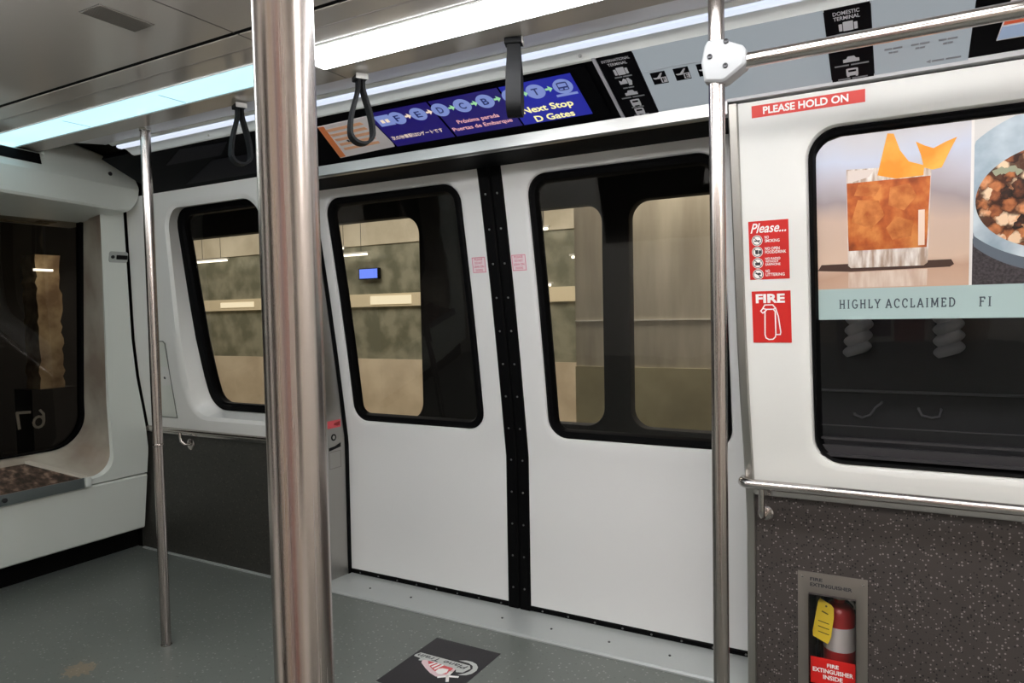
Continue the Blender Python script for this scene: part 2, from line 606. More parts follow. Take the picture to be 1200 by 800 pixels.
def hole_loops(outer, hole, rad, grows):
    """Loops with matching vertices: outer rectangle, then the rounded hole grown by each value."""
    cx, cy = (hole[0] + hole[2]) / 2, (hole[1] + hole[3]) / 2
    hw, hh = (hole[2] - hole[0]) / 2, (hole[3] - hole[1]) / 2
    ang = [2 * PI * k / 80 for k in range(80)]
    for sx in (-1, 1):
        for sy in (-1, 1):
            base = math.atan2(sy * (hh - rad), sx * (hw - rad))
            ang += [math.atan2(sy * (hh - rad + rad * math.sin(t)), sx * (hw - rad + rad * math.cos(t))) for t in [PI / 2 * k / 8 for k in range(9)]]
    if outer:
        for x, y in ((outer[0], outer[1]), (outer[2], outer[1]), (outer[2], outer[3]), (outer[0], outer[3])):
            ang.append(math.atan2(y - cy, x - cx))
    ang = sorted(set(round(a % (2 * PI), 5) for a in ang))
    res = []
    if outer:
        lp = []
        for a in ang:
            dx, dy = math.cos(a), math.sin(a)
            ts = []
            if dx > 1e-9: ts.append((outer[2] - cx) / dx)
            if dx < -1e-9: ts.append((outer[0] - cx) / dx)
            if dy > 1e-9: ts.append((outer[3] - cy) / dy)
            if dy < -1e-9: ts.append((outer[1] - cy) / dy)
            t = min(ts)
            lp.append((cx + t * dx, cy + t * dy))
        res.append(lp)
    for g in grows:
        res.append([ray_rr(cx, cy, hw + g, hh + g, max(0.01, rad + g), math.cos(a), math.sin(a)) for a in ang])
    return res

def mixl(a, b, t):
    return [(p[0] + (q[0] - p[0]) * t, p[1] + (q[1] - p[1]) * t) for p, q in zip(a, b)]

def panel_hole(mb, F, outer, hole, rad, lip=0.014, depth=0.014, thick=0.04, steps=10, mi=0):
    o, a, b, c = hole_loops(outer, hole, rad, (lip, lip * 0.35, 0.0))
    R = [[F(u, v, -thick) for u, v in o], [F(u, v, 0) for u, v in o]]
    for k in range(1, steps + 1):
        R.append([F(u, v, 0) for u, v in mixl(o, a, k / steps)])
    R.append([F(u, v, -depth * 0.25) for u, v in b])
    R.append([F(u, v, -depth) for u, v in c])
    R.append([F(u, v, -thick) for u, v in c])
    mb.rings(R, True, mi=mi, smooth=True)
    return mb

def fill(mb, F, loop, off, mi=0):
    cx = sum(p[0] for p in loop) / len(loop)
    cy = sum(p[1] for p in loop) / len(loop)
    rings = [[F(cx + (u - cx) * t, cy + (v - cy) * t, off) for u, v in loop] for t in (0.02, 0.25, 0.5, 0.75, 1.0)]
    mb.rings(rings, True, cap0=True, mi=mi, smooth=True)
    return mb

# ------------------------------------------------------------------ structure: floor, ceiling, hidden sides
mb = MB().box((-4.15, -0.45, -0.06), (2.2, 2.53, 0))
tag(mb.build('floor', FLOOR, loc=(0, 0, 0)), 'grey flecked vinyl floor of the train car with a rusty worn spot', 'floor', kind='structure')

XL, XR = -2.545, -0.488          # clear door opening
mb = MB()
prof = [(2.512, -0.002), (2.512, 0.006), (2.520, 0.012), (2.56, 0.012), (2.74, 0.004), (2.80, 0.004), (2.80, -0.05), (2.52, -0.05)]
mb.rings([[(x, y, z) for y, z in prof] for x in (XL, XR + 0.05)], True, True, True, smooth=False)
sill = mb.build('trim_1', SILL)
tag(sill, 'worn pale metal threshold plate under the sliding doors', 'door sill', kind='structure')
mb = MB()
for x in (-2.3, -2.05, -1.55, -1.31, -1.05, -0.8):
    mb.tube([(x, 2.62, 0.006), (x, 2.62, 0.0125)], 0.005, 10)
mb.build('screw', SCREWM, sill)

# ceiling: central panel, black joint, outer strip with light troughs, light edge strip
mb = MB()
mb.box((-3.45, -0.45, ZC + 0.0), (2.2, 1.328, ZC + 0.03))
ceiling = mb.build('ceiling', CEIL, loc=(0, 0, ZC))
tag(ceiling, 'glossy grey ceiling panels of the train car', 'ceiling', kind='structure')
mb = MB()
mb.box((-3.45, 1.348, ZC), (2.2, 1.515, ZC + 0.03))
mb.box((-3.45, 1.66, ZC), (2.2, 1.775, ZC + 0.03))
for x0, x1 in ((-3.45, -3.40), (-1.63, -1.565), (0.205, 0.26)):
    mb.box((x0, 1.515, ZC), (x1, 1.66, ZC + 0.03))
mb.build('light_strip_panel', CEIL, ceiling)
mb = MB()
mb.box((-3.45, 1.328, ZC + 0.003), (2.2, 1.348, ZC + 0.03))
mb.build('joint', VOID, ceiling)
mb = MB()
mb.box((-1.594, -0.2, ZC - 0.0006), (-1.590, 1.331, ZC + 0.01))
mb.box((-1.594, 1.345, ZC - 0.0006), (-1.590, 1.77, ZC + 0.01))
mb.build('seam', mat('ceiling joint', (84, 80, 76), 0.5), ceiling)
mb = MB().box((-3.45, 1.425, ZC - 0.0006), (2.2, 1.432, ZC + 0.01))
mb.build('grey_line', mat('ceiling grey line', (132, 126, 120), 0.4), ceiling)  # thin darker line along the ceiling strip

# cove: light grey sloped edge then white moulding with a bright bead
mb = MB()
pr = [(1.775, 2.121), (1.89, 2.1365), (1.90, 2.1365), (1.90, 2.16), (1.775, 2.16)]
mb.rings([[(x, y, z) for y, z in pr] for x in (-3.14, 2.2)], True, True, True, smooth=False)
cove = mb.build('trim_2', CEIL_EDGE)
tag(cove, 'white cove moulding running along the ceiling above the header signs', 'cove moulding', kind='structure')
mb = MB()
pr = [(1.893, 2.150), (1.893, 2.134), (1.900, 2.1295), (1.910, 2.1275)] + [(1.910 + 0.026 * (1 - math.cos(t)), 2.1275 + 0.009 * math.sin(t)) for t in [PI * k / 8 for k in range(1, 9)]] + [(1.966, 2.1265), (1.985, 2.117), (2.0, 2.106), (2.012, 2.104), (2.012, 2.150)]
mb.rings([[(x, y, z) for y, z in pr] for x in (-3.10, 2.2)], True, True, True, smooth=True)
mb.build('moulding', COVE, cove, angle=25)
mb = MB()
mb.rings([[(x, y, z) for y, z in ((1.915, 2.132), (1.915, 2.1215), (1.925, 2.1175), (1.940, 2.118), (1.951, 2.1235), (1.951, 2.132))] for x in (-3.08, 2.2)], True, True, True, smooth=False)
mb.build('glow_line', COVEGLOW, cove)  # bead given its own glow to make the bright band
mb = MB()
for x in (-2.55, -0.86, 0.6):
    mb.tube([(x, 1.985, 2.119), (x, 1.982, 2.113)], 0.005, 10)
mb.build('screw', CHROME, cove)

# hidden sides of the car, seen only in reflections
mb = MB()
mb.box((-4.2, -0.50, -0.06), (2.2, -0.44, 2.3))
near = mb.build('wall_near', CREAM)
tag(near, 'cream wall of the car behind the viewer, seen only in reflections', 'wall', kind='structure')
for x0, x1, z0, z1, nm, mt in ((-2.3, -1.35, .85, 1.9, 'dark_window', VOID), (-1.05, -.62, .2, 1.9, 'dark_window', VOID), (-.56, -.30, 0, 1.95, 'tan_reflector', TAN), (-.27, -.10, .1, 1.9, 'mauve_reflector', MAUVE),
                               (-.08, .10, 0, 1.95, 'rose_reflector', ROSE), (.16, .22, .1, 1.95, 'dark_reflector', VOID), (.30, .46, 0, 1.9, 'tan_reflector', TAN), (.62, 1.5, .85, 1.9, 'dark_window', VOID)):
    MB().box((x0, -.44, z0), (x1, -.43, z1)).build(nm, mt, near)  # unseen coloured strips, added to vary the pole's reflection
mb = MB()
mb.box((2.2, -0.5, -0.06), (2.26, 2.8, 2.3))
tag(mb.build('wall_rear', CREAM), 'cream rear wall of the car, outside the picture', 'wall', kind='structure')
mb = MB()
mb.box((-4.2, -0.5, ZC + 0.08), (2.2, 2.9, ZC + 0.12))
tag(mb.build('roof', VOID), 'dark roof shell above the ceiling panels', 'roof', kind='structure')

# ------------------------------------------------------------------ wall beside the doors with the poster window (wall_right)
WR = dict(outer=(-0.46, 0.74, 2.2, 1.977), hole=(-0.262, 0.838, 1.35, 1.874), rad=0.085)
mb = panel_hole(MB(), FW, WR['outer'], WR['hole'], WR['rad'], lip=0.022, depth=0.018, thick=0.05, steps=14)
wall_r = mb.build('wall_right', WHITE, loc=(0, 2.5, 0))
tag(wall_r, 'white moulded side wall around the poster window', 'wall', kind='structure')
mb = MB()
def kick(x0, x1, zs):
    mb.rings([[FW(x, z, 0) for z in zs] + [FW(x, z, -0.03) for z in zs[::-1]] for x in (x0, x1)], True, True, True, smooth=False)
kick(-0.46, -.300, [0.0, 0.3, 0.60, 0.66, 0.708])
kick(-.134, 2.2, [0.0, 0.3, 0.60, 0.66, 0.708])
kick(-.300, -.134, [0.0, .055])
kick(-.300, -.134, [.42, 0.60, 0.66, 0.708])
mb.build('kick_panel', KICK, wall_r)
mb = MB()
zs = [0.706, 0.738]
mb.rings([[FW(x, .706, 0.004), FW(x, .712, .008), FW(x, .732, 0.008), FW(x, .741, 0.002), FW(x, .741, -.03), FW(x, .706, -.03)] for x in (-0.462, 2.2)], True, True, True, smooth=False)
mb.build('ledge_strip', STEELX, wall_r)
# stainless corner trim of the doorway
mb = MB()
zs = [0.0, 0.3, 0.60, 0.72, 0.87, 1.03, 1.24, 1.5, 1.75, 1.977]
mb.rings([[FW(XR, z, -0.05), FW(XR, z, 0.006), FW(XR + 0.004, z, 0.010), FW(-0.462, z, 0.010), FW(-0.458, z, 0.002), FW(-0.458, z, -0.05)] for z in zs], True, True, True, smooth=True)
mb.build('corner_trim', STEELP, wall_r)

# ------------------------------------------------------------------ wall on the far side of the doors (wall_left)
def endx(z):                      # raked front end of the car
    return -3.917 + (0.05 if z > 0.132 else 0) * 0 + (0.145 * (min(z, 0.9) - 0.132)) + max(0, z - 0.9) * 0.205
mb = MB()
hl = (-3.40, 0.80, -2.60, 1.93)
o, a, b = hole_loops((-3.78, 0.74, XL - 0.02, 1.99), hl, 0.13, (0.0, -0.02))
def shear(u, v):                  # the end of the panel follows the rake
    k = max(0, (-2.9 - u) / 0.88)
    return u + k * (endx(v) + 3.78)
g = hole_loops(None, (-3.315, 0.845, -2.62, 1.905), 0.10, (0.0,))
cx_, cy_ = (hl[0] + hl[2]) / 2, (hl[1] + hl[3]) / 2
ang = [math.atan2(v - cy_, u - cx_) for u, v in a]
GH = (-3.335, 0.85, -2.625, 1.925)
gl_ = [ray_rr((GH[0] + GH[2]) / 2, (GH[1] + GH[3]) / 2, (GH[2] - GH[0]) / 2, (GH[3] - GH[1]) / 2, 0.10, math.cos(t), math.sin(t)) for t in ang]
R = [[FW(shear(u, v), v, -0.03) for u, v in o]]
for k in range(13):
    R.append([FW(shear(u, v), v, 0) for u, v in mixl(o, a, k / 12)])
R.append([FW(shear(u, v), v, -0.012) for u, v in b])
for k in (0.35, 0.7, 1.0):
    R.append([FW(u, v, -0.012 - 0.093 * k) for u, v in mixl([(shear(*p), p[1]) for p in b], gl_, k)])
R.append([FW(u, v, -0.14) for u, v in gl_])
mb.rings(R, True, smooth=True)
wall_l = mb.build('wall_left', WHITE, loc=(-3.1, 2.5, 0))
tag(wall_l, 'white moulded side wall with a deep window recess in the corner of the car', 'wall', kind='structure')
mb = MB()
zs = [0.0, 0.3, 0.60, 0.66, 0.705]
mb.rings([[FW(x, z, 0) for z in zs] + [FW(x, z, -0.03) for z in zs[::-1]] for x in (-3.97, XL - 0.005)], True, True, True, smooth=False)
mb.build('kick_panel', KICK_SHADED, wall_l)
mb = MB()
mb.rings([[FW(x, .703, 0.004), FW(x, .709, .008), FW(x, .732, 0.008), FW(x, .741, 0.002), FW(x, .741, -.03), FW(x, .703, -.03)] for x in (-3.86, XL - 0.002)], True, True, True, smooth=False)
mb.build('ledge_strip', STEELX, wall_l)
mb = MB().box((-3.95, 2.512, 0.0), (XL, 2.527, 0.008))
mb.build('floor_trim', SILL, wall_l)

# window_1: corner side window
mb = MB()
inner = [ray_rr((GH[0] + GH[2]) / 2, (GH[1] + GH[3]) / 2, (GH[2] - GH[0]) / 2 - 0.055, (GH[3] - GH[1]) / 2 - 0.04, 0.07, math.cos(t), math.sin(t)) for t in ang]
R = [[FW(u, v, -0.135) for u, v in gl_], [FW(u, v, -0.088) for u, v in gl_], [FW(u, v, -0.088) for u, v in mixl(gl_, inner, .8)], [FW(u, v, -0.098) for u, v in inner], [FW(u, v, -0.135) for u, v in inner]]
mb.rings(R, True, smooth=True)
win1 = mb.build('window_1', RUBBER)
tag(win1, 'rounded corner side window with black gasket, beside the thin pole', 'window', kind='structure')
mb = MB()
fill(mb, FW, mixl(inner, gl_, 0.3), -0.112)
mb.build('glass', GLASS_D, win1)

# window_2: poster window
mb = MB()
lo, li, l2 = hole_loops(None, WR['hole'], WR['rad'], (0.0, -0.012, -0.020))
R = [[FW(u, v, -0.05) for u, v in lo], [FW(u, v, -0.014) for u, v in lo], [FW(u, v, -0.008) for u, v in mixl(lo, li, .4)], [FW(u, v, -0.012) for u, v in li], [FW(u, v, -0.03) for u, v in l2], [FW(u, v, -0.05) for u, v in l2]]
mb.rings(R, True, smooth=True)
win2 = mb.build('window_2', RUBBER)
tag(win2, 'rounded window with a drinks poster filling its upper part', 'window', kind='structure')
mb = MB()
l3, l4 = hole_loops(None, WR['hole'], WR['rad'], (-0.010, -0.0))
fill(mb, FW, l3, -0.036)
mb.build('glass', GLASS_K, win2)
mb = MB()                          # lower sash bars behind the glass
for z0, z1, d0, d1 in ((0.862, 0.872, 0.012, 0.034), (0.872, 0.900, 0.022, 0.035), (0.918, 0.926, 0.024, 0.035), (0.964, 0.967, 0.030, 0.035)):
    R = [[FW(x, z0, -d1), FW(x, z0, -d0), FW(x, z1, -d0), FW(x, z1, -d1)] for x in (-0.25, 1.34)]
    mb.rings(R, True, True, True, smooth=False)
mb.build('sash_bar', mat('dark grey sash', (66, 64, 67), 0.3, 0.3), win2)

# ------------------------------------------------------------------ sliding doors
def make_door(name, x0, x1, hole, seam_side, label):
    """seam_side +1: the meeting edge is at x1."""
    mb = panel_hole(MB(), FD, (x0, 0.026, x1, 1.981), hole, 0.085, lip=0.016, depth=0.012, thick=0.04, steps=12)
    d = mb.build(name, WHITE_LOW, loc=((x0 + x1) / 2, 2.75, 0))
    tag(d, label, 'door', kind='structure')
    lo, l1, li, l2 = hole_loops(None, hole, 0.085, (0.0, -0.012, -0.030, -0.038))
    mb = MB()
    mb.rings([[FD(u, v, -0.04) for u, v in lo], [FD(u, v, -0.008) for u, v in lo], [FD(u, v, 0.000) for u, v in l1], [FD(u, v, -0.004) for u, v in li], [FD(u, v, -0.02) for u, v in l2], [FD(u, v, -0.04) for u, v in l2]], True, smooth=True)
    gk = mb.build('window_gasket', RUBBER, d)
    mb = MB()
    fill(mb, FD, mixl(li, lo, 0.2), -0.024)
    mb.build('glass', GLASS_D, d)
    # black meeting-edge strip and bottom strip
    sx = x1 if seam_side > 0 else x0
    e = 0.0555 * seam_side
    zs = [0.0, 0.3, .70, .78, .87, .95, 1.15, 1.45, 1.67, 1.85, 2.0]
    a_, b_ = sorted((sx - 0.001 * seam_side, sx + e))
    mb = MB()
    mb.rings([[FD(a_, z, -0.04), FD(a_, z, 0.002), FD(a_ + .006, z, 0.006), FD(b_ - .006, z, 0.006), FD(b_, z, 0.0), FD(b_, z, -0.04)] for z in zs], True, True, True, smooth=True)
    mb.build('edge_seal', RUBBER, d)
    mb = MB()
    mb.rings([[FD(x, 0.002, -0.04), FD(x, 0.002, 0.0), FD(x, 0.022, 0.004), FD(x, 0.028, 0.0), FD(x, 0.028, -0.04)] for x in (x0 if seam_side > 0 else x0 - .055, x1 if seam_side < 0 else x1 + .055)], True, True, True, smooth=False)
    mb.build('bottom_seal', RUBBER, d)
    rx = sx + 0.028 * seam_side
    mb = MB()
    for k in range(13):
        z = 0.10 + 0.146 * k
        mb.rings([[FD(rx + r * math.cos(t), z + r * math.sin(t), h) for t in [2 * PI * q / 10 for q in range(10)]] for r, h in ((0.0045, 0.006), (0.0045, 0.008), (0.002, 0.009))], True, False, True)
    for k in range(8):
        x = (x0 + 0.06 + (x1 - x0 - .1) * k / 7)
        mb.rings([[FD(x + r * math.cos(t), 0.014 + r * math.sin(t), h) for t in [2 * PI * q / 10 for q in range(10)]] for r, h in ((0.0045, 0.002), (0.0045, 0.005), (0.002, 0.006))], True, False, True)
    mb.build('rivet', RIVET, d)
    # sticker
    u0 = sx - 0.082 if seam_side > 0 else sx + 0.002 + 0.002
    mb = MB().plate(rrect(u0, 1.525, u0 + 0.070, 1.595, 0.004), FD, 0.0, 0.0012)
    st = mb.build('sticker', PINKV, d)
    mb = MB()
    for k, s in enumerate(('PLEASE', 'DO NOT', 'LEAN ON', 'DOORS')):
        wd = (0.042, 0.040, 0.050, 0.036)[k]
        put_text(mb, s, FD, u0 + .035 - wd / 2, 1.579 - .0155 * k, u0 + .035 + wd / 2, 1.589 - .0155 * k, 0.0018, bold=0.02)
    bo, bi = rect(u0 + .002, 1.527, u0 + .068, 1.593), rect(u0 + .0045, 1.5295, u0 + .0655, 1.5905)
    mb.band(bo, bi, FD, 0.0012, 0.0018)
    mb.build('lettering', PINKT, st)
    return d
door1 = make_door('door_1', -2.540, -1.592, (-2.482, 0.812, -1.700, 1.918), 1, 'white sliding door leaf nearer the corner window, black seal on its edge')
door2 = make_door('door_2', -1.478, -0.500, (-1.368, 0.800, -0.585, 1.912), -1, 'white sliding door leaf behind the pole that carries the rail')

# stainless jamb of the door pocket
mb = MB()
zs = [0.0, 0.3, .60, .72, .87, 1.03, 1.24, 1.5, 1.75, 1.99]
mb.rings([[(XL, yat(DOOR, z) - 0.006, z), (XL, yat(WALL, z) - 0.008, z), (XL - .012, yat(WALL, z) - 0.008, z), (XL - 0.03, yat(WALL, z) + 0.01, z), (XL - .03, yat(DOOR, z) - .006, z)] for z in zs], True, True, True, smooth=False)
jamb = mb.build('trim_3', STEELP)
tag(jamb, 'satin steel door jamb between the corner wall and the doors', 'door jamb', kind='structure')
mb = MB()
mb.rings([[(XL + .004, yat(DOOR, z) - 0.022, z), (XL + .004, yat(DOOR, z) + .03, z), (XL - .004, yat(DOOR, z) + .03, z), (XL - .004, yat(DOOR, z) - .022, z)] for z in zs], True, True, True, smooth=False)
mb.build('rubber_seal', RUBBER, jamb)

def FJ(u, v, off=0):              # face of the jamb: u along Y, v up
    return (XL + off, u, v)
sw = empty('door_release_panel', (XL, 2.66, 0.56), 'steel door release plate with red sticker on the door jamb', 'switch panel')
MB().plate(rrect(2.608, .555, 2.708, .826, .004), FJ, 0.0, 0.003).build('plate', STEELP, sw)
mb = MB().plate(rect(2.612, .782, 2.705, .820), FJ, .003, .0042)
rs = mb.build('red_sticker', mat('faded red vinyl', (214, 84, 92), 0.45), sw)
MB().plate([(2.655, .796), (2.66, .806), (2.70, .812), (2.698, .792), (2.68, .790)], FJ, .0042, .005).build('arrow_print', mat('dark red print', (140, 22, 28), .5), rs)
mb = MB().rings([[FJ(2.652 + r * math.cos(t), .734 + r * math.sin(t), h) for t in [2 * PI * q / 24 for q in range(24)]] for r, h in ((.017, .003), (.017, .006), (.011, .007), (.010, .004))], True, False, False)
ks = mb.build('key_switch', BLACK, sw)
mb = MB().rings([[FJ(2.652 + r * math.cos(t), .734 + r * math.sin(t), h) for t in [2 * PI * q / 24 for q in range(24)]] for r, h in ((.010, .003), (.0095, .006))], True, False, True)
mb.build('key_barrel', STEELP, ks)
MB().plate([(2.618, .668), (2.700, .680), (2.700, .700), (2.660, .688), (2.618, .684)], FJ, .003, .006).build('slot', BLACK, sw)
mb = MB().band(rect(2.618, .575, 2.702, .662), rect(2.6205, .5775, 2.6995, .6595), FJ, .003, .0036)
mb.build('cover_plate', mat('cover outline', (120, 118, 114), .5), sw)

# ------------------------------------------------------------------ header over the doors
mb = MB()
mb.rings([[(x, 2.256, 1.990), (x, 2.256, 1.950), (x, 2.262, 1.945), (x, 2.285, 1.945), (x, 2.285, 1.990)] for x in (XL, XR)], True, True, True, smooth=False)
bar = mb.build('trim_4', STEELB)
mb = MB()
mb.rings([[(x, 2.252, 2.004), (x, 2.247, 1.995), (x, 2.252, 1.984), (x, 2.285, 1.984), (x, 2.285, 2.004)] for x in (XR, 2.2)], True, True, True, smooth=False)
mb.build('upper_bead', PALEBAR, bar)
tag(bar, 'satin steel bar along the lower edge of the header signs', 'header trim', kind='structure')
mb = MB()
mb.box((XL, 2.285, 1.96), (XR + .05, 2.80, 2.05))
mb.box((XL, yat(DOOR, 1.99) - .015, 1.989), (XR + .05, 2.80, 2.06))
mb.build('door_head_seal', RUBBER, bar)
# sloped black backing board
mb = MB()
mb.plate(rect(-3.33, 0.0, 2.2, 1.02), FH, -0.03, -0.002)
head = mb.build('trim_5', GLOSSBLACK)
tag(head, 'sloped black backing board of the header above doors and windows', 'header board', kind='structure')
mb = MB()
mb.plate([(-3.0, .62), (-2.62, .62), (-2.5, .86), (-2.8, .9)], FH, -.002, .001)
mb.plate([(-3.05, .1), (-2.42, .1), (-2.26, .5), (-2.7, .55)], FH, -.002, .001)
mb.build('access_cover', mat('charcoal cover', (24, 24, 29), .5, spec=.1), head)

# ------------------------------------------------------------------ information display
disp = empty('information_display', (-1.32, 2.13, 2.05), 'dark blue screen row showing the next stop D Gates', 'display')
mb = MB().plate(rect(-1.744, .13, -.86, .92), FH, -.002, .004)
mb.build('bezel', GLOSSBLACK, disp)
segs = [(-1.738, -1.468, SCREEN), (-1.458, -1.182, SCREEN), (-1.174, -.917, SCREEN2)]
OFF = .0052
scr = []
for x0, x1, mt in segs:
    scr.append(MB().plate(rect(x0, .185, x1, .87), FH, .002, OFF).build('screen', mt, disp))
def stop_symbol(x, ch, screen, s=.70, r=.0335):
    mb = MB().plate([(x + r * math.cos(t), s + r / HL * math.sin(t)) for t in [2 * PI * k / 28 for k in range(28)]], FH, OFF, OFF + .0006)
    put_text(mb, ch, FH, x - .012, s - .016 / HL, x + .012, s + .016 / HL, OFF + .0012, mi=1, bold=.02)
    mb.build('stop_symbol', [SCR_CIRC, SCR_DARK], screen)
def arrow(x, screen, mt, s=.70):
    MB().plate([(x - .012, s - .015), (x, s - .015), (x, s - .05), (x + .014, s), (x, s + .05), (x, s + .015), (x - .012, s + .015)], FH, OFF, OFF + .0007).build('arrow', mt, screen)
groups = [((-1.628, 'F'), (-1.534, 'E')), ((-1.438, 'D'), (-1.345, 'C'), (-1.253, 'B')), ((-1.150, 'A'), (-1.060, 'T'))]
for k, gset in enumerate(groups):
    for x, ch in gset:
        stop_symbol(x, ch, scr[k])
        arrow(x + .0475, scr[k], SCR_GRN if k else SCR_CRM)
mc = MB().plate(rect(-1.722, .60, -1.655, .80), FH, OFF, OFF + .0004)
for q in (-1.706, -1.684):
    mc.plate(rect(q, .66, q + .014, .72), FH, OFF + .0004, OFF + .001, 1)
mc.build('pictogram', [SCR_CIRC, SCR_CRM], scr[0])
mc = MB().plate([(-.962 + .0335 * math.cos(t), .70 + .0335 / HL * math.sin(t)) for t in [2 * PI * q / 28 for q in range(28)]], FH, OFF, OFF + .0006)
mc.plate(rrect(-.980, .64, -.944, .77, .012, 3), FH, OFF + .0004, OFF + .0011, 1)
for q in ((-.976, .70, -.948, .75), (-.976, .655, -.965, .675), (-.959, .655, -.948, .675)):
    mc.plate(rect(*q), FH, OFF + .0009, OFF + .0015)
mc.plate(rect(-1.0, .55, -.925, .585), FH, OFF, OFF + .0006)
mc.build('train_pictogram', [SCR_CIRC, SCR_DARK], scr[2])
mb = put_text(MB(), '次の停車駅はDゲートです', FH, -1.728, .315, -1.492, .395, OFF + .0008, bold=.01)
mb.build('lettering', SCR_CRM, scr[0])
mb = put_text(MB(), 'Próxima parada', FH, -1.412, .385, -1.240, .475, OFF + .0008, bold=.015)
mb.build('lettering', SCR_PNK, scr[1])
mb = put_text(MB(), 'Puertas de Embarque', FH, -1.452, .265, -1.205, .355, OFF + .0008, bold=.015)
mb.build('lettering', SCR_PNK, scr[1])
mb = put_text(MB(), 'Next Stop', FH, -1.148, .345, -.960, .485, OFF + .0008, bold=.025)
mb.build('lettering', SCR_YEL, scr[2])
mb = put_text(MB(), 'D Gates', FH, -1.122, .205, -.975, .315, OFF + .0008, bold=.025)
mb.build('lettering', SCR_YEL, scr[2])

# ------------------------------------------------------------------ header signs
def FHs(u0, v0, u1, v1):
    return rect(u0, v0, u1, v1)
notice = empty('paper_notice', (-1.88, 2.13, 2.05), 'white paper notice with orange print at the end of the display', 'notice')
MB().plate([(-2.046, .135), (-1.752, .185), (-1.706, .83), (-1.998, .81)], FH, .001, .0035).build('sheet', PAPER, notice)
mb = MB()
mb.plate([(-2.044, .15), (-2.012, .155), (-1.968, .80), (-1.998, .80)], FH, .0035, .0042)
mb.build('orange_border', ORANGE, notice)
mb = MB()
for k in range(5):
    mb.plate([(-1.985 + .02 * k * .2, .28 + .1 * k), (-1.80 + .015 * k * .2, .30 + .1 * k), (-1.797, .35 + .1 * k), (-1.982, .33 + .1 * k)], FH, .0035, .0042)
mb.build('orange_print', PEACH, notice)
mb = MB()
for q in (0, .016):
    mb.plate(rect(-1.93 + q, .43, -1.92 + q, .475), FH, .0042, .0048)
mb.build('dark_print', DARKT, notice)

mb = MB().plate(rect(-.832, .01, -.820, 1.0), FH, -.002, .002)
tag(mb.build('divider_strip', mat('pale grey strip', (176, 176, 186), .4)), 'thin pale strip between the display and the international terminal sign', 'divider strip')

def icon(fn, u, s, parent):
    mb = MB()
    fn(mb, u, s)
    mb.build('symbol', LIGHTT, parent)
def case_icon(mb, u, s, k=1.0):
    mb.plate(rrect(u - .022 * k, s - .045 * k, u - .014 * k, s + .04 * k, .003, 2), FH, .003, .0036)
    mb.plate(rrect(u + .014 * k, s - .045 * k, u + .022 * k, s + .04 * k, .003, 2), FH, .003, .0036)
    mb.plate(rrect(u - .012 * k, s - .05 * k, u + .012 * k, s + .06 * k, .003, 2), FH, .003, .0036)
def ticket_icon(mb, u, s):
    mb.plate([(u - .02, s - .03), (u + .004, s - .03), (u + .004, s + .03), (u - .004, s + .05), (u - .012, s + .01), (u - .02, s + .03)], FH, .003, .0036)
    mb.plate([(u + .006, s - .06), (u + .016, s - .06), (u + .020, s), (u + .012, s + .05), (u + .006, s + .05)], FH, .003, .0036)
def car_icon(mb, u, s):
    mb.plate([(u - .02, s - .035), (u + .02, s - .035), (u + .02, s + .005), (u + .012, s + .01), (u + .008, s + .04), (u - .008, s + .04), (u - .012, s + .01), (u - .02, s + .005)], FH, .003, .0036)
def bus_icon(mb, u, s):
    o_, i_ = rrect(u - .015, s - .05, u + .015, s + .05, .008, 3), rrect(u - .010, s - .002, u + .010, s + .03, .004, 3)
    mb.band(o_, i_, FH, .003, .0036)
    mb.plate(rect(u - .011, s - .045, u + .011, s - .005), FH, .003, .0034)
    mb.plate(rect(u - .014, s - .065, u - .008, s - .05), FH, .003, .0034)
    mb.plate(rect(u + .008, s - .065, u + .014, s - .05), FH, .003, .0034)
def caption(u, s, wd, parent, h=.018, name='caption_line'):
    mb = MB()
    for a, b in ((-.5, -.08), (-.02, .5)):
        mb.plate(rect(u + wd * a, s - h / 2, u + wd * b, s + h / 2), FH, .002, .0033)
    mb.build(name, GREYT, parent)

sign_i = empty('terminal_sign', (-.762, 2.13, 2.05), 'black international terminal sign with white luggage and bus symbols', 'sign')
MB().plate(rect(-.818, .015, -.706, .99), FH, -.002, .003).build('board', BLACKV, sign_i)
mb = put_text(MB(), 'INTERNATIONAL', FH, -.806, .905, -.718, .945, .0038, bold=.01)
put_text(mb, 'TERMINAL', FH, -.792, .845, -.732, .885, .0038, bold=.01)
mb.build('lettering', LIGHTT, sign_i)
for fn, q in ((case_icon, .745), (ticket_icon, .585), (car_icon, .405), (bus_icon, .245), (bus_icon, .095)):
    icon(fn, -.762, q, sign_i)
for q, wd in ((.665, .055), (.49, .035), (.335, .075), (.165, .04), (.03, .05)):
    caption(-.762, q, wd, sign_i)

sign_g = empty('route_diagram', (-.45, 2.13, 2.05), 'light grey route diagram panel with three black aircraft symbols behind the bracket', 'sign')
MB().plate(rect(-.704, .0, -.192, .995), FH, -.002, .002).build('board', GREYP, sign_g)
MB().plate(rect(-.694, .66, -.30, .672), FH, .002, .0026).build('rule', mat('grey rule', (168, 174, 182), .5), sign_g)
for x, ch in ((-.659, 'F'), (-.589, 'E'), (-.520, 'D')):
    mb = MB().plate(rect(x - .0225, .455, x + .0225, .635), FH, .002, .0026)
    mb.plate([(x - .019, .555), (x - .006, .555), (x + .008, .615), (x + .014, .615), (x + .001, .535), (x - .014, .535)], FH, .0024, .0031, 1)
    mb.plate(rect(x + .003, .47, x + .021, .55), FH, .0024, .0029, 1)
    put_text(mb, ch, FH, x + .007, .482, x + .017, .54, .0036, bold=.02)
    mb.build('symbol', [BLACKV, LIGHTT], sign_g)

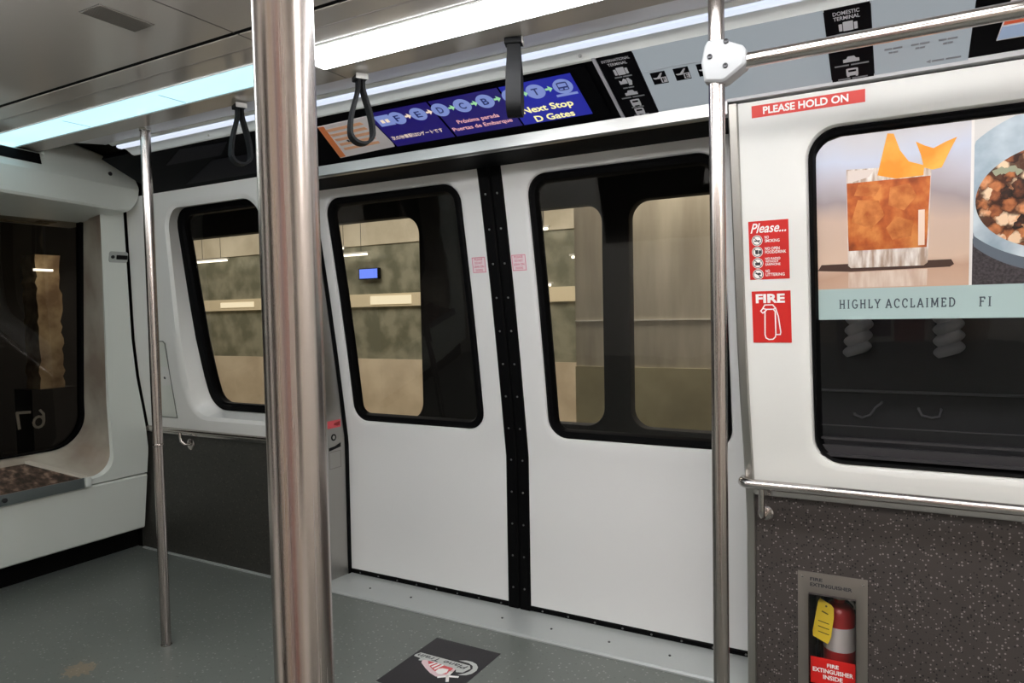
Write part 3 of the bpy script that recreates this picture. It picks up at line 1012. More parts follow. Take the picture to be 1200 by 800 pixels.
sign_d = empty('terminal_sign', (-.137, 2.13, 2.05), 'black domestic terminal sign crossed by the grab rail', 'sign')
MB().plate(rect(-.190, .012, -.084, .99), FH, -.002, .003).build('board', BLACKV, sign_d)
mb = put_text(MB(), 'DOMESTIC', FH, -.170, .905, -.108, .950, .0038, bold=.015)
put_text(mb, 'TERMINAL', FH, -.170, .845, -.108, .890, .0038, bold=.015)
mb.build('lettering', LIGHTT, sign_d)
for fn, q in ((case_icon, .755), (ticket_icon, .585), (car_icon, .33), (bus_icon, .155)):
    icon(fn, -.137, q, sign_d)
for q, wd in ((.67, .06), (.255, .085), (.065, .075)):
    caption(-.137, q, wd, sign_d)

sign_e = empty('route_diagram', (.03, 2.13, 2.05), 'light grey diagram panel between the domestic sign and the black header end', 'sign')
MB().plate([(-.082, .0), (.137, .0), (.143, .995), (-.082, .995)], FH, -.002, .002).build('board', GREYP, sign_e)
for k in range(3):
    for q, wd in ((.37, .042), (.32, .022)):
        caption(-.035 + .062 * k, q, wd, sign_e, .02, 'faint_print')
MB().plate([(.042, .115), (.052, .09), (.052, .14)], FH, .001, .0026).build('arrow', GREYT, sign_e)
caption(.088, .115, .066, sign_e, .02, 'faint_print')

pn = empty('paper_notice', (.25, 2.13, 2.05), 'orange striped paper notice at the dark end of the header', 'notice')
MB().plate([(.195, .24), (.43, .24), (.44, .9), (.222, .9)], FH, .0, .003).build('sheet', PAPER, pn)
MB().plate([(.205, .42), (.43, .42), (.433, .58), (.212, .58)], FH, .003, .0036).build('orange_band', mat('deep orange print', (232, 100, 62), .5), pn)
MB().plate([(.196, .25), (.43, .25), (.43, .40), (.203, .40)], FH, .003, .0036).build('blue_band', LBLUE, pn)

# ------------------------------------------------------------------ ceiling lights
L1 = emit('strip light near', (249, 250, 251), LIGHT_NEAR)
L2 = emit('strip light far', (176, 218, 230), LIGHT_FAR)
L3 = emit('strip light opposite', (252, 248, 245), LIGHT_OPP)
L4 = emit('strip light opposite end', (240, 246, 248), LIGHT_OPP * .6)
FRAME = mat('white lamp edge', (226, 230, 228), .4)
def ceiling_light(x0, x1, y0, y1, mt, label, joints, drop=.010):
    t = empty('ceiling_light', ((x0 + x1) / 2, (y0 + y1) / 2, ZC), label, 'ceiling light', 'strip lights in the ceiling')
    mb = MB()
    pr = [(y0 + .003, ZC + .008), (y0 + .003, ZC - .002), (y0 + .02, ZC - drop), (y1 - .02, ZC - drop), (y1 - .009, ZC - .006), (y1 - .009, ZC + .008)]
    mb.rings([[(x, y, z) for y, z in pr] for x in (x0 + .004, x1 - .004)], True, True, True, smooth=False)
    d = mb.build('diffuser', mt, t)
    mb = MB()
    mb.box((x0, y1 - .009, ZC - .009), (x1, y1, ZC + .012))
    mb.box((x0, y0, ZC - .004), (x1, y0 + .003, ZC + .012))
    mb.box((x0, y0, ZC - .006), (x0 + .004, y1, ZC + .012))
    mb.box((x1 - .004, y0, ZC - .006), (x1, y1, ZC + .012))
    mb.box((x0, y0, ZC + .008), (x1, y1, ZC + .02))
    mb.build('frame', FRAME, t)
    if joints:
        for x in joints:
            MB().box((x - .002, y0 + .02, ZC - drop - .0006), (x + .002, y1 - .02, ZC - drop + .0002)).build('joint_line', mat('lamp joint', (186, 206, 214), .4), d)
    return t
ceiling_light(-1.565, .205, 1.515, 1.66, L1, 'bright white strip light over the doors, starting at the thick pole', (-.30,), .016)
ceiling_light(-3.40, -1.63, 1.515, 1.66, L2, 'dimmer bluish strip light over the corner window beyond the thick pole', (-2.80, -2.22))
ceiling_light(.26, 2.1, 1.515, 1.66, L1, 'white strip light further along the ceiling, outside the picture', None)
ceiling_light(-1.565, .205, .50, .645, L3, 'white strip light on the other side of the ceiling behind the viewer', None, .09)  # unseen; deepened and boosted to throw side light on header and doors
ceiling_light(-3.40, -1.63, .50, .645, L4, 'unseen strip light on the other side of the ceiling at the front end', None, .09)
ceiling_light(.26, 2.1, .50, .645, L3, 'white strip light on the other side of the ceiling at the rear end', None, .09)

v = empty('ceiling_vent', (-1.76, 1.113, ZC), 'grey rectangular vent grille in the ceiling panel', 'vent')
MB().plate(rect(-1.805, 1.04, -1.72, 1.187), FC, -.002, .001).build('backing', mat('vent backing', (74, 71, 67), .6), v)
mb = MB()
for k in range(14):
    x = -1.802 + .006 * k
    mb.box((x, 1.042, ZC - .0035), (x + .0028, 1.185, ZC - .0005))
mb.build('slat', mat('vent slat', (112, 108, 102), .5), v)

# ------------------------------------------------------------------ poles and rail
def pole(name, x, y, r, z1, label, collar=None):
    t = empty(name, (x, y, 0), label, 'pole')
    MB().tube([(x, y, 0.0), (x, y, z1)], r, 40).build('tube', STEEL, t)
    MB().rings([[(x + q * math.cos(a), y + q * math.sin(a), z) for a in [2 * PI * k / 32 for k in range(32)]] for q, z in ((r + .003, 0), (r + .003, .004), (r, .006))], True).build('base_ring', STEEL, t)
    MB().rings([[(x + q * math.cos(a), y + q * math.sin(a), z) for a in [2 * PI * k / 32 for k in range(32)]] for q, z in ((r, z1 - .012), (r + .003, z1 - .010), (r + .003, z1))], True).build('top_collar', CHROME, t)
    if collar:
        MB().rings([[(x + q * math.cos(a), y + q * math.sin(a), z) for a in [2 * PI * k / 32 for k in range(32)]] for q, z in ((r, collar), (r + .0012, collar + .002), (r + .0012, collar + .010), (r, collar + .012))], True).build('joint_ring', STEEL, t)
    return t
pole('grab_pole', -2.684, 1.791, .0195, ZC, 'slim steel pole standing before the corner window', .83)
p2 = pole('grab_pole', -.412, 1.79, .0195, ZC, 'steel pole with the grey rail bracket, before the door seal edge')
pole('grab_pole', -.3527, .334, .0193, ZC, 'thick looking steel pole close to the viewer')

def FB(u, v, off=0):
    return (u, 1.79 - off, v)
mb = MB()
out = [(-.437, 1.905), (-.395, 1.897), (-.385, 1.900), (-.342, 1.928), (-.338, 1.934), (-.338, 1.966), (-.345, 1.976), (-.402, 2.004), (-.428, 2.002), (-.436, 1.99), (-.444, 1.95)]
n = len(out)
R = []
for off, k in ((-.027, .88), (-.022, 1), (.022, 1), (.027, .88)):
    R.append([FB(-.395 + (u + .395) * k, 1.95 + (v - 1.95) * k, off) for u, v in out])
mb.rings(R, True, True, True, smooth=False)
br = mb.build('bracket', CAST, p2, bevel=.0015)
for u, z in ((-.383, 1.991), (-.422, 1.962), (-.385, 1.934)):
    mb = MB().rings([[FB(u + r * math.cos(a), z + r * math.sin(a), h) for a in [2 * PI * k / 16 for k in range(16)]] for r, h in ((.0065, .0265), (.0065, .0285), (.005, .0292), (.0022, .0275))], True, False, True)
    mb.build('screw', SCREWM, br)
rail = MB().tube([(-.345, 1.79, 1.946), (2.19, 1.79, 1.946)], .0182, 36).build('grab_rail', STEELX)
tag(rail, 'horizontal steel grab rail running from the bracket past the domestic sign', 'grab rail')

# ------------------------------------------------------------------ hanging straps
def strap(x, yaw, half, label):
    """Closed webbing loop below a chrome clip; yaw turns the loop about the vertical."""
    t = empty('hanging_strap', (x, 1.768, ZC), label, 'hanging strap', 'hanging straps on the ceiling edge')
    ca, sa = math.cos(yaw), math.sin(yaw)
    path = [(-.006, -.012), (-.007, -.045)]
    zb, rb = -.185, half
    for k in range(1, 8):
        f = k / 8
        path.append((-.007 - (half - .007) * math.sin(f * PI / 2) ** 1.2, -.045 - (abs(zb) - .045) * f))
    path += [(-half * math.cos(a), zb - rb * .95 * math.sin(a)) for a in [PI * k / 14 for k in range(15)]]
    path += [(-a, z) for a, z in reversed(path[:9])]
    wd = .0215
    rings = []
    n = len(path)
    for i, (a, z) in enumerate(path):
        a0, z0 = path[max(i - 1, 0)]
        a1, z1 = path[min(i + 1, n - 1)]
        L = math.hypot(a1 - a0, z1 - z0)
        na, nz = -(z1 - z0) / L, (a1 - a0) / L
        w_ = wd * (1.0 if z < -.1 else .82 + .18 * min(1, abs(z) / .1))
        ring = []
        for db, dn in ((-w_, -.0042), (w_, -.0042), (w_, .0042), (-w_, .0042)):
            aa, zz = a + na * dn, z + nz * dn
            ring.append((x + aa * ca - db * sa, 1.768 + aa * sa + db * ca, ZC + zz))
        rings.append(ring)
    mb = MB().rings(rings, True, True, True, smooth=True)
    mb.build('loop', STRAP, t, angle=50)
    def FL(u, v, off=0):
        return (x + u * ca - off * sa, 1.768 + u * sa + off * ca, ZC + v)
    MB().plate(rrect(-.019, -.020, .019, -.004, .003), FL, -.025, .025).build('webbing_top', STRAP, t)
    MB().plate(rrect(-.020, -.021, .020, -.003, .003), FL, -.0265, -.0245).build('clip', CLIP, t, bevel=.0006)
    return t
def view_yaw(x):                       # turn that faces the loop to the aisle
    return -math.atan2(x, 1.768)
strap(-2.100, .72 + .45, .034, 'black strap loop hanging between the thin and the thick pole')
strap(-1.533, .62 + .38, .037, 'black strap loop hanging in front of the paper notice')
strap(-.968, .52 + 1.42, .034, 'black strap seen edge on, hanging in front of the blue display')

# ------------------------------------------------------------------ handrails
def handrail(x0, x1, brackets, label):
    t = empty('handrail', ((x0 + x1) / 2, 2.44, .60), label, 'handrail')
    yw, z = yat(WALL, .757), .757
    y = yw - .058
    pts = [(x0 - .028, yw - .004, z), (x0 - .028, yw - .03, z)] + [(x0 - .028 + .03 * (1 - math.cos(a)), yw - .03 - .028 * math.sin(a), z) for a in [PI / 2 * k / 6 for k in range(1, 7)]] + [(x1, y, z)]
    MB().tube(pts, .0165, 28).build('rail', STEELX, t)
    for bx in brackets:
        b = MB().tube([(bx, y, z - .01), (bx, y, z - .085)] + [(bx, y + .03 * (1 - math.cos(a)), z - .085 - .03 * math.sin(a)) for a in [PI / 2 * k / 6 for k in range(1, 7)]] + [(bx, yat(WALL, .642) - .004, z - .115)], .0095, 18).build('bracket', STEELX, t)
        yy = yat(WALL, .642)
        MB().rings([[(bx + r * math.cos(a), yy - h, .642 + r * math.sin(a)) for a in [2 * PI * k / 24 for k in range(24)]] for r, h in ((.026, 0), (.026, .004), (.022, .008), (.010, .009))], True, False, True).build('flange', STEELX, b)
    return t
handrail(-.462, 2.15, (-.425, .9, 1.9), 'steel handrail on curved brackets below the poster window')
# rail of the corner wall hugs the ledge
t = empty('handrail', (-3.1, 2.45, .60), 'low steel handrail below the corner window', 'handrail')
yw = yat(WALL, .735) - .03
MB().tube([(-3.76, yw, .735), (-2.60, yw, .735)], .013, 24).build('rail', STEELX, t)
for bx in (-3.475, -2.74):
    yy = yat(WALL, .655)
    b = MB().tube([(bx - .03, yw, .728), (bx - .03, yw, .70), (bx - .025, yw + .002, .675), (bx - .008, yw + .012, .658), (bx, yy - .004, .655)], .0085, 16).build('bracket', STEELX, t)
    MB().rings([[(bx + r * math.cos(a), yy - h, .655 + r * math.sin(a)) for a in [2 * PI * k / 24 for k in range(24)]] for r, h in ((.032, 0), (.032, .004), (.026, .008), (.012, .010))], True, False, True).build('flange', STEELX, b)

ap = wall_l
MB().plate([(-3.70, .80), (-3.535, .80), (-3.47, 1.22), (-3.485, 1.235), (-3.60, 1.235)], FW, -.004, .004).build('access_cover', mat('grey white cover', (212, 215, 208), .4), ap)
ap.children[-1]['label'] = 'access cover held by one screw'
ap = ap.children[-1]
o_ = [(-3.70, .80), (-3.535, .80), (-3.47, 1.22), (-3.485, 1.235), (-3.60, 1.235)]
i_ = [(-3.695, .805), (-3.541, .805), (-3.477, 1.219), (-3.488, 1.230), (-3.597, 1.230)]
MB().band(o_, i_, FW, .001, .0052).build('joint_line', mat('shadow joint', (110, 112, 108), .6), ap)
MB().rings([[FW(-3.545 + r * math.cos(a), 1.03 + r * math.sin(a), h) for a in [2 * PI * k / 14 for k in range(14)]] for r, h in ((.007, .004), (.007, .006), (.003, .007))], True, False, True).build('screw', SCREWM, ap)

# ------------------------------------------------------------------ stickers on the poster wall
st = empty('hold_on_sticker', (-.262, 2.27, 1.93), 'long red sticker reading please hold on', 'sticker')
MB().plate(rect(-.418, 1.929, -.107, 1.964), FW, 0, .0012).build('backing', mat('worn red vinyl', (216, 62, 54), .45), st)
put_text(MB(), 'PLEASE HOLD ON', FW, -.385, 1.936, -.150, 1.958, .0018, bold=.03).build('lettering', WHITEV, st)

st = empty('rules_sticker', (-.38, 2.33, 1.44), 'tall red sticker listing four things not allowed on board', 'sticker')
MB().plate(rect(-.440, 1.438, -.321, 1.620), FW, 0, .0012).build('backing', RED, st)
mb = put_text(MB(), 'Please...', FW, -.434, 1.583, -.328, 1.613, .0018, shear=.35, bold=.015)
for k, ln in enumerate((('NO', 'SMOKING'), ('NO OPEN', 'FOOD/DRINK'), ('NO RADIO', 'WITHOUT', 'EARPHONE'), ('NO', 'LITTERING'))):
    zc = 1.562 - .035 * k
    hh = .0095 if len(ln) < 3 else .0075
    for q, s in enumerate(ln):
        z1 = zc + len(ln) * hh / 2 + .001 * len(ln) - q * (hh + .0015)
        wd = .0066 * len(s) * (.95 if len(ln) < 3 else .85)
        put_text(mb, s, FW, -.392, z1 - hh, -.392 + min(wd, .066), z1, .0018, bold=.02)
mb.build('lettering', WHITEV, st)
mb, md = MB(), MB()
for k in range(4):
    zc = 1.560 - .0352 * k
    mb.plate(circ(-.415, zc, .0165), FW, .0012, .0018)
    md.band(circ(-.415, zc, .0148), circ(-.415, zc, .0128), FW, .0018, .0023)
    if k == 0:
        md.plate([(-.424, zc - .003), (-.406, zc - .003), (-.406, zc + .001), (-.424, zc + .001)], FW, .0018, .0022)
    elif k == 1:
        md.plate([(-.421, zc - .007), (-.413, zc - .007), (-.412, zc + .006), (-.422, zc + .006)], FW, .0018, .0022)
        md.plate(rrect(-.411, zc - .006, -.403, zc + .005, .003, 3), FW, .0018, .0022)
    elif k == 2:
        md.plate(rrect(-.423, zc - .007, -.407, zc + .002, .002, 3), FW, .0018, .0022)
        md.plate([(-.410, zc + .002), (-.404, zc + .009), (-.403, zc + .008), (-.409, zc + .001)], FW, .0018, .0022)
    else:
        md.plate([(-.425, zc + .004), (-.408, zc + .005), (-.405, zc), (-.414, zc - .003)], FW, .0018, .0022)
        md.plate(circ(-.410, zc - .007, .0025, 10), FW, .0018, .0022)
    for s in stroke([(-.425, zc + .010), (-.405, zc - .010)], .002):
        md.plate(s, FW, .0022, .0026)
mb.build('disc', WHITEV, st)
md.build('pictogram', DARKT, st)

st = empty('fire_sticker', (-.38, 2.37, 1.235), 'red fire sticker with the outline of an extinguisher', 'sticker')
MB().plate(rect(-.437, 1.236, -.320, 1.401), FW, 0, .0012).build('backing', RED, st)
put_text(MB(), 'FIRE', FW, -.425, 1.363, -.337, 1.392, .0018, bold=.04).build('lettering', WHITEV, st)
mb = MB()
lines = [
    [(-.398, 1.335), (-.400, 1.262), (-.397, 1.251), (-.388, 1.246), (-.376, 1.247), (-.369, 1.254), (-.367, 1.264), (-.367, 1.335), (-.372, 1.343), (-.394, 1.343), (-.398, 1.335)],
    [(-.394, 1.343), (-.404, 1.346), (-.411, 1.338), (-.405, 1.331), (-.393, 1.341)],
    [(-.404, 1.347), (-.398, 1.357), (-.374, 1.357), (-.366, 1.347), (-.372, 1.343)],
    [(-.366, 1.347), (-.358, 1.320), (-.352, 1.270), (-.354, 1.262), (-.366, 1.262)],
]
for L in lines:
    for s in stroke(L, .0036):
        mb.plate(s, FW, .0012, .0018)
mb.build('pictogram', WHITEV, st)

# ------------------------------------------------------------------ poster in the window
PO = .030
def FP(u, v, off=0):
    return FW(u, v, -PO + off)
po = empty('window_poster', (.3, 2.40, 1.307), 'advertising poster with a drink and a food bowl in the window', 'poster')
def gradient_print(name, stops, z0, z1, blob=None):
    mt = bpy.data.materials.new(name)
    mt.use_nodes = True
    N, L = mt.node_tree.nodes, mt.node_tree.links
    b = N['Principled BSDF']
    b.inputs['Roughness'].default_value = .3
    tc = N.new('ShaderNodeTexCoord')
    sp = N.new('ShaderNodeSeparateXYZ')
    L.new(tc.outputs['Object'], sp.inputs[0])
    nz = N.new('ShaderNodeTexNoise')
    nz.inputs['Scale'].default_value = 5
    L.new(tc.outputs['Object'], nz.inputs['Vector'])
    ma = N.new('ShaderNodeMath')
    ma.operation = 'MULTIPLY_ADD'
    L.new(nz.outputs['Fac'], ma.inputs[0])
    ma.inputs[1].default_value = .12
    L.new(sp.outputs['Z'], ma.inputs[2])
    mr = N.new('ShaderNodeMapRange')
    mr.inputs['From Min'].default_value = z0 + .06
    mr.inputs['From Max'].default_value = z1 + .06
    L.new(ma.outputs[0], mr.inputs['Value'])
    rp = N.new('ShaderNodeValToRGB')
    e = rp.color_ramp.elements
    e[0].position, e[0].color = stops[0][0], lin(stops[0][1])
    e[1].position, e[1].color = stops[-1][0], lin(stops[-1][1])
    for p, c in stops[1:-1]:
        x = e.new(p)
        x.color = lin(c)
    L.new(mr.outputs[0], rp.inputs[0])
    L.new(rp.outputs[0], b.inputs['Base Color'])
    return mt
BG = gradient_print('blurred bar photo print', [(0.0, (206, 172, 150)), (.13, (196, 160, 138)), (.2, (218, 190, 170)), (.45, (208, 182, 166)), (.58, (160, 148, 150)), (.72, (190, 186, 196)), (.85, (200, 206, 224)), (1.0, (206, 204, 210))], 1.40 - 1.307, 1.85 - 1.307)
# sheet with a rounded top corner, thin
c0 = [(-.246, 1.307)] + [(2.0 * 0 + .95, 1.307), (.95, 1.848)] + [(-.246 + .075 * (1 - math.sin(a)) , 1.773 + .075 * math.cos(a)) for a in [PI / 2 * k / 8 for k in range(9)]]
def strip_plate(mb, u0, v0, u1, v1, o0, o1, nu=1, nv=6):
    R = []
    for k in range(nv + 1):
        v_ = v0 + (v1 - v0) * k / nv
        R.append([FP(u0, v_, o0), FP(u0, v_, o1), FP(u1, v_, o1), FP(u1, v_, o0)])
    return mb.rings(R, True, True, True, smooth=False)
mb = strip_plate(MB(), -.247, 1.307, .95, 1.401, 0, .0012, nv=3)
mb.build('caption_band', POS_BAND, po)
# drink photo
mb = MB()
R = []
zsq = [1.401 + .372 * k / 8 for k in range(9)] + [1.773 + .075 * k / 8 for k in range(1, 9)]
for z in zsq:
    q = max(0, z - 1.773)
    ul = -.247 + .075 - math.sqrt(max(0, .075 ** 2 - q * q))
    R.append([FP(ul, z, 0), FP(ul, z, .0012), FP(.151, z, .0012), FP(.151, z, 0)])
mb.rings(R, True, True, True, smooth=False)
pd = mb.build('drink_photo', BG, po)
MB().plate([(-.243, 1.458), (-.232, 1.476), (.108, 1.476), (.115, 1.462), (.105, 1.455), (-.15, 1.452)], FP, .0012, .0014).build('coaster', COAST, pd)
MB().plate([(-.158, 1.404), (.048, 1.404), (.050, 1.452), (-.158, 1.450)], FP, .0012, .0014).build('reflection', blend('pale reflection print', (206, 178, 160), (226, 208, 194), 60, .3, stretch=(1, 1, .1)), pd)
MB().plate([(-.158, 1.470), (-.150, 1.463), (.040, 1.462), (.050, 1.470), (.058, 1.742), (-.160, 1.752)], FP, .0014, .0016).build('tumbler', CLEARP, pd)
mb = MB()
zz = [(1.514, -.156, .047), (1.55, -.157, .049), (1.62, -.158, .0515), (1.70, -.159, .055), (1.712, -.159, .0555)]
mb.rings([[FP(a, z, .0016), FP(a, z, .002), FP(b, z, .002), FP(b, z, .0016)] for z, a, b in zz], True, True, True, smooth=False)
mb.build('amber_drink', AMBER, pd)
ICE = blend('pale amber ice print', (176, 92, 44), (212, 134, 72), 30, 0.3)
for q in ([(-.148, 1.60), (-.095, 1.575), (-.060, 1.612), (-.075, 1.655), (-.130, 1.662)], [(-.050, 1.640), (-.010, 1.622), (.022, 1.660), (.004, 1.696), (-.046, 1.690)], [(-.040, 1.540), (.008, 1.548), (.014, 1.590), (-.030, 1.606), (-.056, 1.575)], [(-.140, 1.675), (-.085, 1.668), (-.066, 1.700), (-.128, 1.706)]):
    MB().plate(q, FP, .002, .00215).build('ice_print', ICE, pd)
MB().plate([(-.156, 1.712), (-.10, 1.725), (-.085, 1.745), (-.156, 1.748)], FP, .002, .0022).build('glass_rim', mat('pale rim print', (222, 208, 200), .3), pd)
MB().plate([(-.078, 1.727), (-.052, 1.841), (-.036, 1.838), (-.020, 1.790), (.002, 1.757), (.04, 1.742), (.038, 1.715), (-.03, 1.713)], FP, .0022, .0026).build('orange_peel', PEEL, pd)
MB().plate([(.039, 1.736), (.032, 1.770), (.019, 1.809), (.040, 1.796), (.062, 1.786), (.092, 1.800), (.118, 1.809), (.104, 1.780), (.082, 1.731), (.06, 1.728)], FP, .0022, .0026).build('orange_peel', PEEL, pd)
MB().plate(rect(.026, 1.52, .042, 1.62), FP, .002, .0022).build('glint', mat('glint print', (240, 214, 196), .3), pd)
# food photo
mb = strip_plate(MB(), .158, 1.401, .95, 1.848, 0, .0012, nv=8)
pf = mb.build('food_photo', mat('pale table print', (214, 212, 210), .35), po)
mb = strip_plate(MB(), .158, 1.401, .95, 1.53, .0012, .0014, nv=3)
mb.build('tablecloth_print', CLOTHP, pf)
def disc(u, z, r, rz, clip=.159):
    pts = [(max(clip, min(.94, a)), max(1.403, min(1.846, b))) for a, b in circ(u, z, r, 96, rz)]
    out = []
    for p in pts:
        if not out or (abs(p[0] - out[-1][0]) + abs(p[1] - out[-1][1])) > 1e-5:
            out.append(p)
    return out
MB().plate(disc(.40, 1.640, .300, .218), FP, .0014, .0016).build('bowl_print', BOWL2, pf)
MB().plate(disc(.40, 1.664, .300, .210), FP, .0016, .0019).build('bowl_print', BOWL, pf)
MB().plate(disc(.36, 1.630, .197, .140), FP, .0019, .0022).build('food_print', FOOD, pf)
mb = MB()
for k in range(26):
    u, z = random.uniform(.20, .38), random.uniform(1.69, 1.76)
    if math.hypot((u - .36) / .197, (z - 1.63) / .14) < .93:
        mb.plate([(u + random.uniform(.006, .014) * math.cos(t), z + random.uniform(.005, .012) * math.sin(t)) for t in [2 * PI * q / 7 for q in range(7)]], FP, .0022, .0024 + k * 1e-5)
mb.build('herb_print', mat('grey green herb print', (150, 154, 130), .4), pf)
mb = strip_plate(MB(), .151, 1.401, .158, 1.848, 0, .0016, nv=6)
mb.build('divider', mat('white poster line', (232, 228, 226), .35), po)
# serif caption
GLY = {
    'H': (.82, [[(.16, 0), (.16, 1)], [(.66, 0), (.66, 1)], [(.16, .52), (.66, .52)]], [(.16, 0), (.16, 1), (.66, 0), (.66, 1)]),
    'I': (.36, [[(.18, 0), (.18, 1)]], [(.18, 0), (.18, 1)]),
    'G': (.82, [arc(.44, .5, .34, .5, 45, 330, 14) + [(.70, .42)], [(.50, .42), (.78, .42)]], []),
    'L': (.62, [[(.16, 1), (.16, 0)], [(.08, .03), (.54, .03), (.56, .22)]], [(.16, 1)]),
    'Y': (.74, [[(.08, 1), (.37, .46)], [(.66, 1), (.37, .46)], [(.37, .5), (.37, 0)]], [(.08, 1), (.66, 1), (.37, 0)]),
    'A': (.80, [[(.08, 0), (.40, 1), (.72, 0)], [(.19, .33), (.61, .33)]], [(.08, 0), (.72, 0)]),
    'C': (.76, [arc(.42, .5, .33, .5, 45, 315, 14), [(.66, .86), (.66, .70)]], []),
    'M': (.98, [[(.14, 0), (.16, 1), (.49, .16), (.82, 1), (.84, 0)]], [(.14, 0), (.84, 0), (.12, 1), (.86, 1)]),
    'E': (.66, [[(.16, 0), (.16, 1)], [(.08, .97), (.56, .97), (.57, .80)], [(.16, .52), (.46, .52)], [(.08, .03), (.57, .03), (.59, .22)]], []),
    'D': (.82, [[(.16, 0), (.16, 1)], [(.08, .97), (.36, .97)] + arc(.36, .5, .36, .47, 80, -80, 12) + [(.36, .03), (.08, .03)]], []),
    'F': (.62, [[(.16, 0), (.16, 1)], [(.08, .97), (.55, .97), (.56, .78)], [(.16, .52), (.46, .52)]], [(.16, 0)]),
}
def serif(mb, s, u0, u1, v0, h, F, off):
    tot = sum((.42 if c == ' ' else GLY[c][0] + .26) for c in s)
    k = (u1 - u0) / tot
    u = u0
    for c in s:
        if c == ' ':
            u += .42 * k
            continue
        wd, strokes, ser = GLY[c]
        for L in strokes:
            for q in stroke([(u + x * k, v0 + y * h) for x, y in L], .0034):
                mb.plate(q, F, off, off + .0003)
        for x, y in ser:
            for q in stroke([(u + (x - .13) * k, v0 + y * h), (u + (x + .13) * k, v0 + y * h)], .0018):
                mb.plate(q, F, off, off + .0003)
        u += (wd + .26) * k
mb = MB()
serif(mb, 'HIGHLY ACCLAIMED', -.184, .125, 1.341, .0255, FP, .0013)
mb.build('lettering', POS_TXT, po)
mb = MB()
serif(mb, 'FI', .176, .212, 1.341, .0255, FP, .0013)
mb.build('lettering', POS_TXT, po)

# ------------------------------------------------------------------ fire extinguisher cabinet and extinguisher
def FK(u, v, off=0):
    return (u, 2.525 - off, v)
cab = empty('extinguisher_cabinet', (-.217, 2.525, .03), 'steel framed extinguisher cabinet set in the flecked panel', 'cabinet')
o_, i_ = rect(-.323, .035, -.111, .457), rect(-.288, .075, -.145, .388)
mb = MB().band(o_, i_, FK, -.02, .006)
mb.build('frame', mat('brushed cabinet frame', (138, 132, 126), .42, .7), cab, bevel=.001)
mb = put_text(MB(), 'FIRE', FK, -.284, .430, -.246, .441, .0066, bold=.03)
put_text(mb, 'EXTINGUISHER', FK, -.284, .411, -.156, .423, .0066, bold=.03)
mb.build('lettering', DARKT, cab)
for u, z in ((-.308, .440), (-.124, .440), (-.308, .055), (-.124, .055)):
    MB().rings([[FK(u + r * math.cos(a), z + r * math.sin(a), h) for a in [2 * PI * k / 14 for k in range(14)]] for r, h in ((.004, .006), (.004, .0075), (.002, .008))], True, False, True).build('screw', CHROME, cab)
mb = MB()                           # recess box behind the frame
mb.rings([[(-.288, y, .075), (-.145, y, .075), (-.145, y, .388), (-.288, y, .388)] for y in (2.505, 2.525, 2.70)], True, False, True, smooth=False)
mb.build('recess', mat('dark cabinet lining', (58, 50, 50), .6), cab)
MB().plate(rect(-.287, .076, -.146, .387), FK, -.004, -.002).build('pane', PANE, cab)
lb = MB().plate(rect(-.284, .078, -.147, .168), FK, -.002, .0005).build('red_label', REDP, cab)
mb = put_text(MB(), 'FIRE', FK, -.233, .140, -.197, .153, .001, bold=.03)
put_text(mb, 'EXTINGUISHER', FK, -.277, .119, -.153, .134, .001, bold=.03)
put_text(mb, 'INSIDE', FK, -.245, .098, -.185, .113, .001, bold=.03)
mb.build('lettering', WHITEV, lb)

ex = empty('fire_extinguisher', (-.205, 2.61, .075), 'red fire extinguisher with a yellow tag inside the cabinet', 'fire extinguisher')
exx, exy = -.202, 2.612
MB().rings([[(exx + r * math.cos(a), exy + r * math.sin(a), z) for a in [2 * PI * k / 36 for k in range(36)]] for r, z in ((.04, .076), (.048, .082), (.050, .09), (.050, .295), (.046, .315), (.034, .330), (.018, .338), (.018, .350))], True, True, True).build('cylinder_body', EXT_RED, ex)
MB().rings([[(exx + .0507 * math.cos(a), exy + .0507 * math.sin(a), z) for a in [2 * PI * k / 36 for k in range(36)]] for z in (.180, .262)], True).build('band_label', BAND, ex)
MB().rings([[(exx + r * math.cos(a), exy + r * math.sin(a), z) for a in [2 * PI * k / 24 for k in range(24)]] for r, z in ((.016, .345), (.019, .350), (.019, .366), (.012, .374))], True, True, True).build('valve', mat('dull brass', (150, 138, 120), .4, .8), ex)
mb = MB().tube([(exx - .012, exy - .01, .368), (exx + .02, exy - .028, .376), (exx + .050, exy - .045, .350), (exx + .052, exy - .045, .338)], .0055, 12)
mb.build('handle', mat('grey lever', (150, 146, 142), .35, .7), ex)
MB().tube([(exx - .016, exy - .004, .360), (exx - .048, exy - .02, .355), (exx - .062, exy - .03, .31), (exx - .066, exy - .03, .20), (exx - .060, exy - .028, .115)], .008, 14).build('hose', BLACK, ex)
def FT(u, v, off=0):
    return (u, exy - .066 - off + (v - .27) * .06, v)
tg = [(-.262, .352), (-.256, .362), (-.222, .345), (-.214, .335), (-.214, .30), (-.222, .235), (-.232, .212), (-.278, .232), (-.279, .25)]
tgo = MB().plate(tg, FT, 0, .0012).build('yellow_tag', YEL, ex)
MB().plate(circ(-.237, .338, .0035, 12), FT, .0012, .0016).build('tag_hole', TAGT, tgo)
MB().plate([(-.252, .318), (-.232, .310), (-.230, .3135), (-.250, .322)], FT, .0012, .0016).build('tag_print', TAGT, tgo)
for k in range(3):
    MB().plate([(-.262, .285 - .018 * k), (-.228, .278 - .018 * k), (-.228, .281 - .018 * k), (-.262, .288 - .018 * k)], FT, .0012, .0016).build('tag_print', TAGT, tgo)

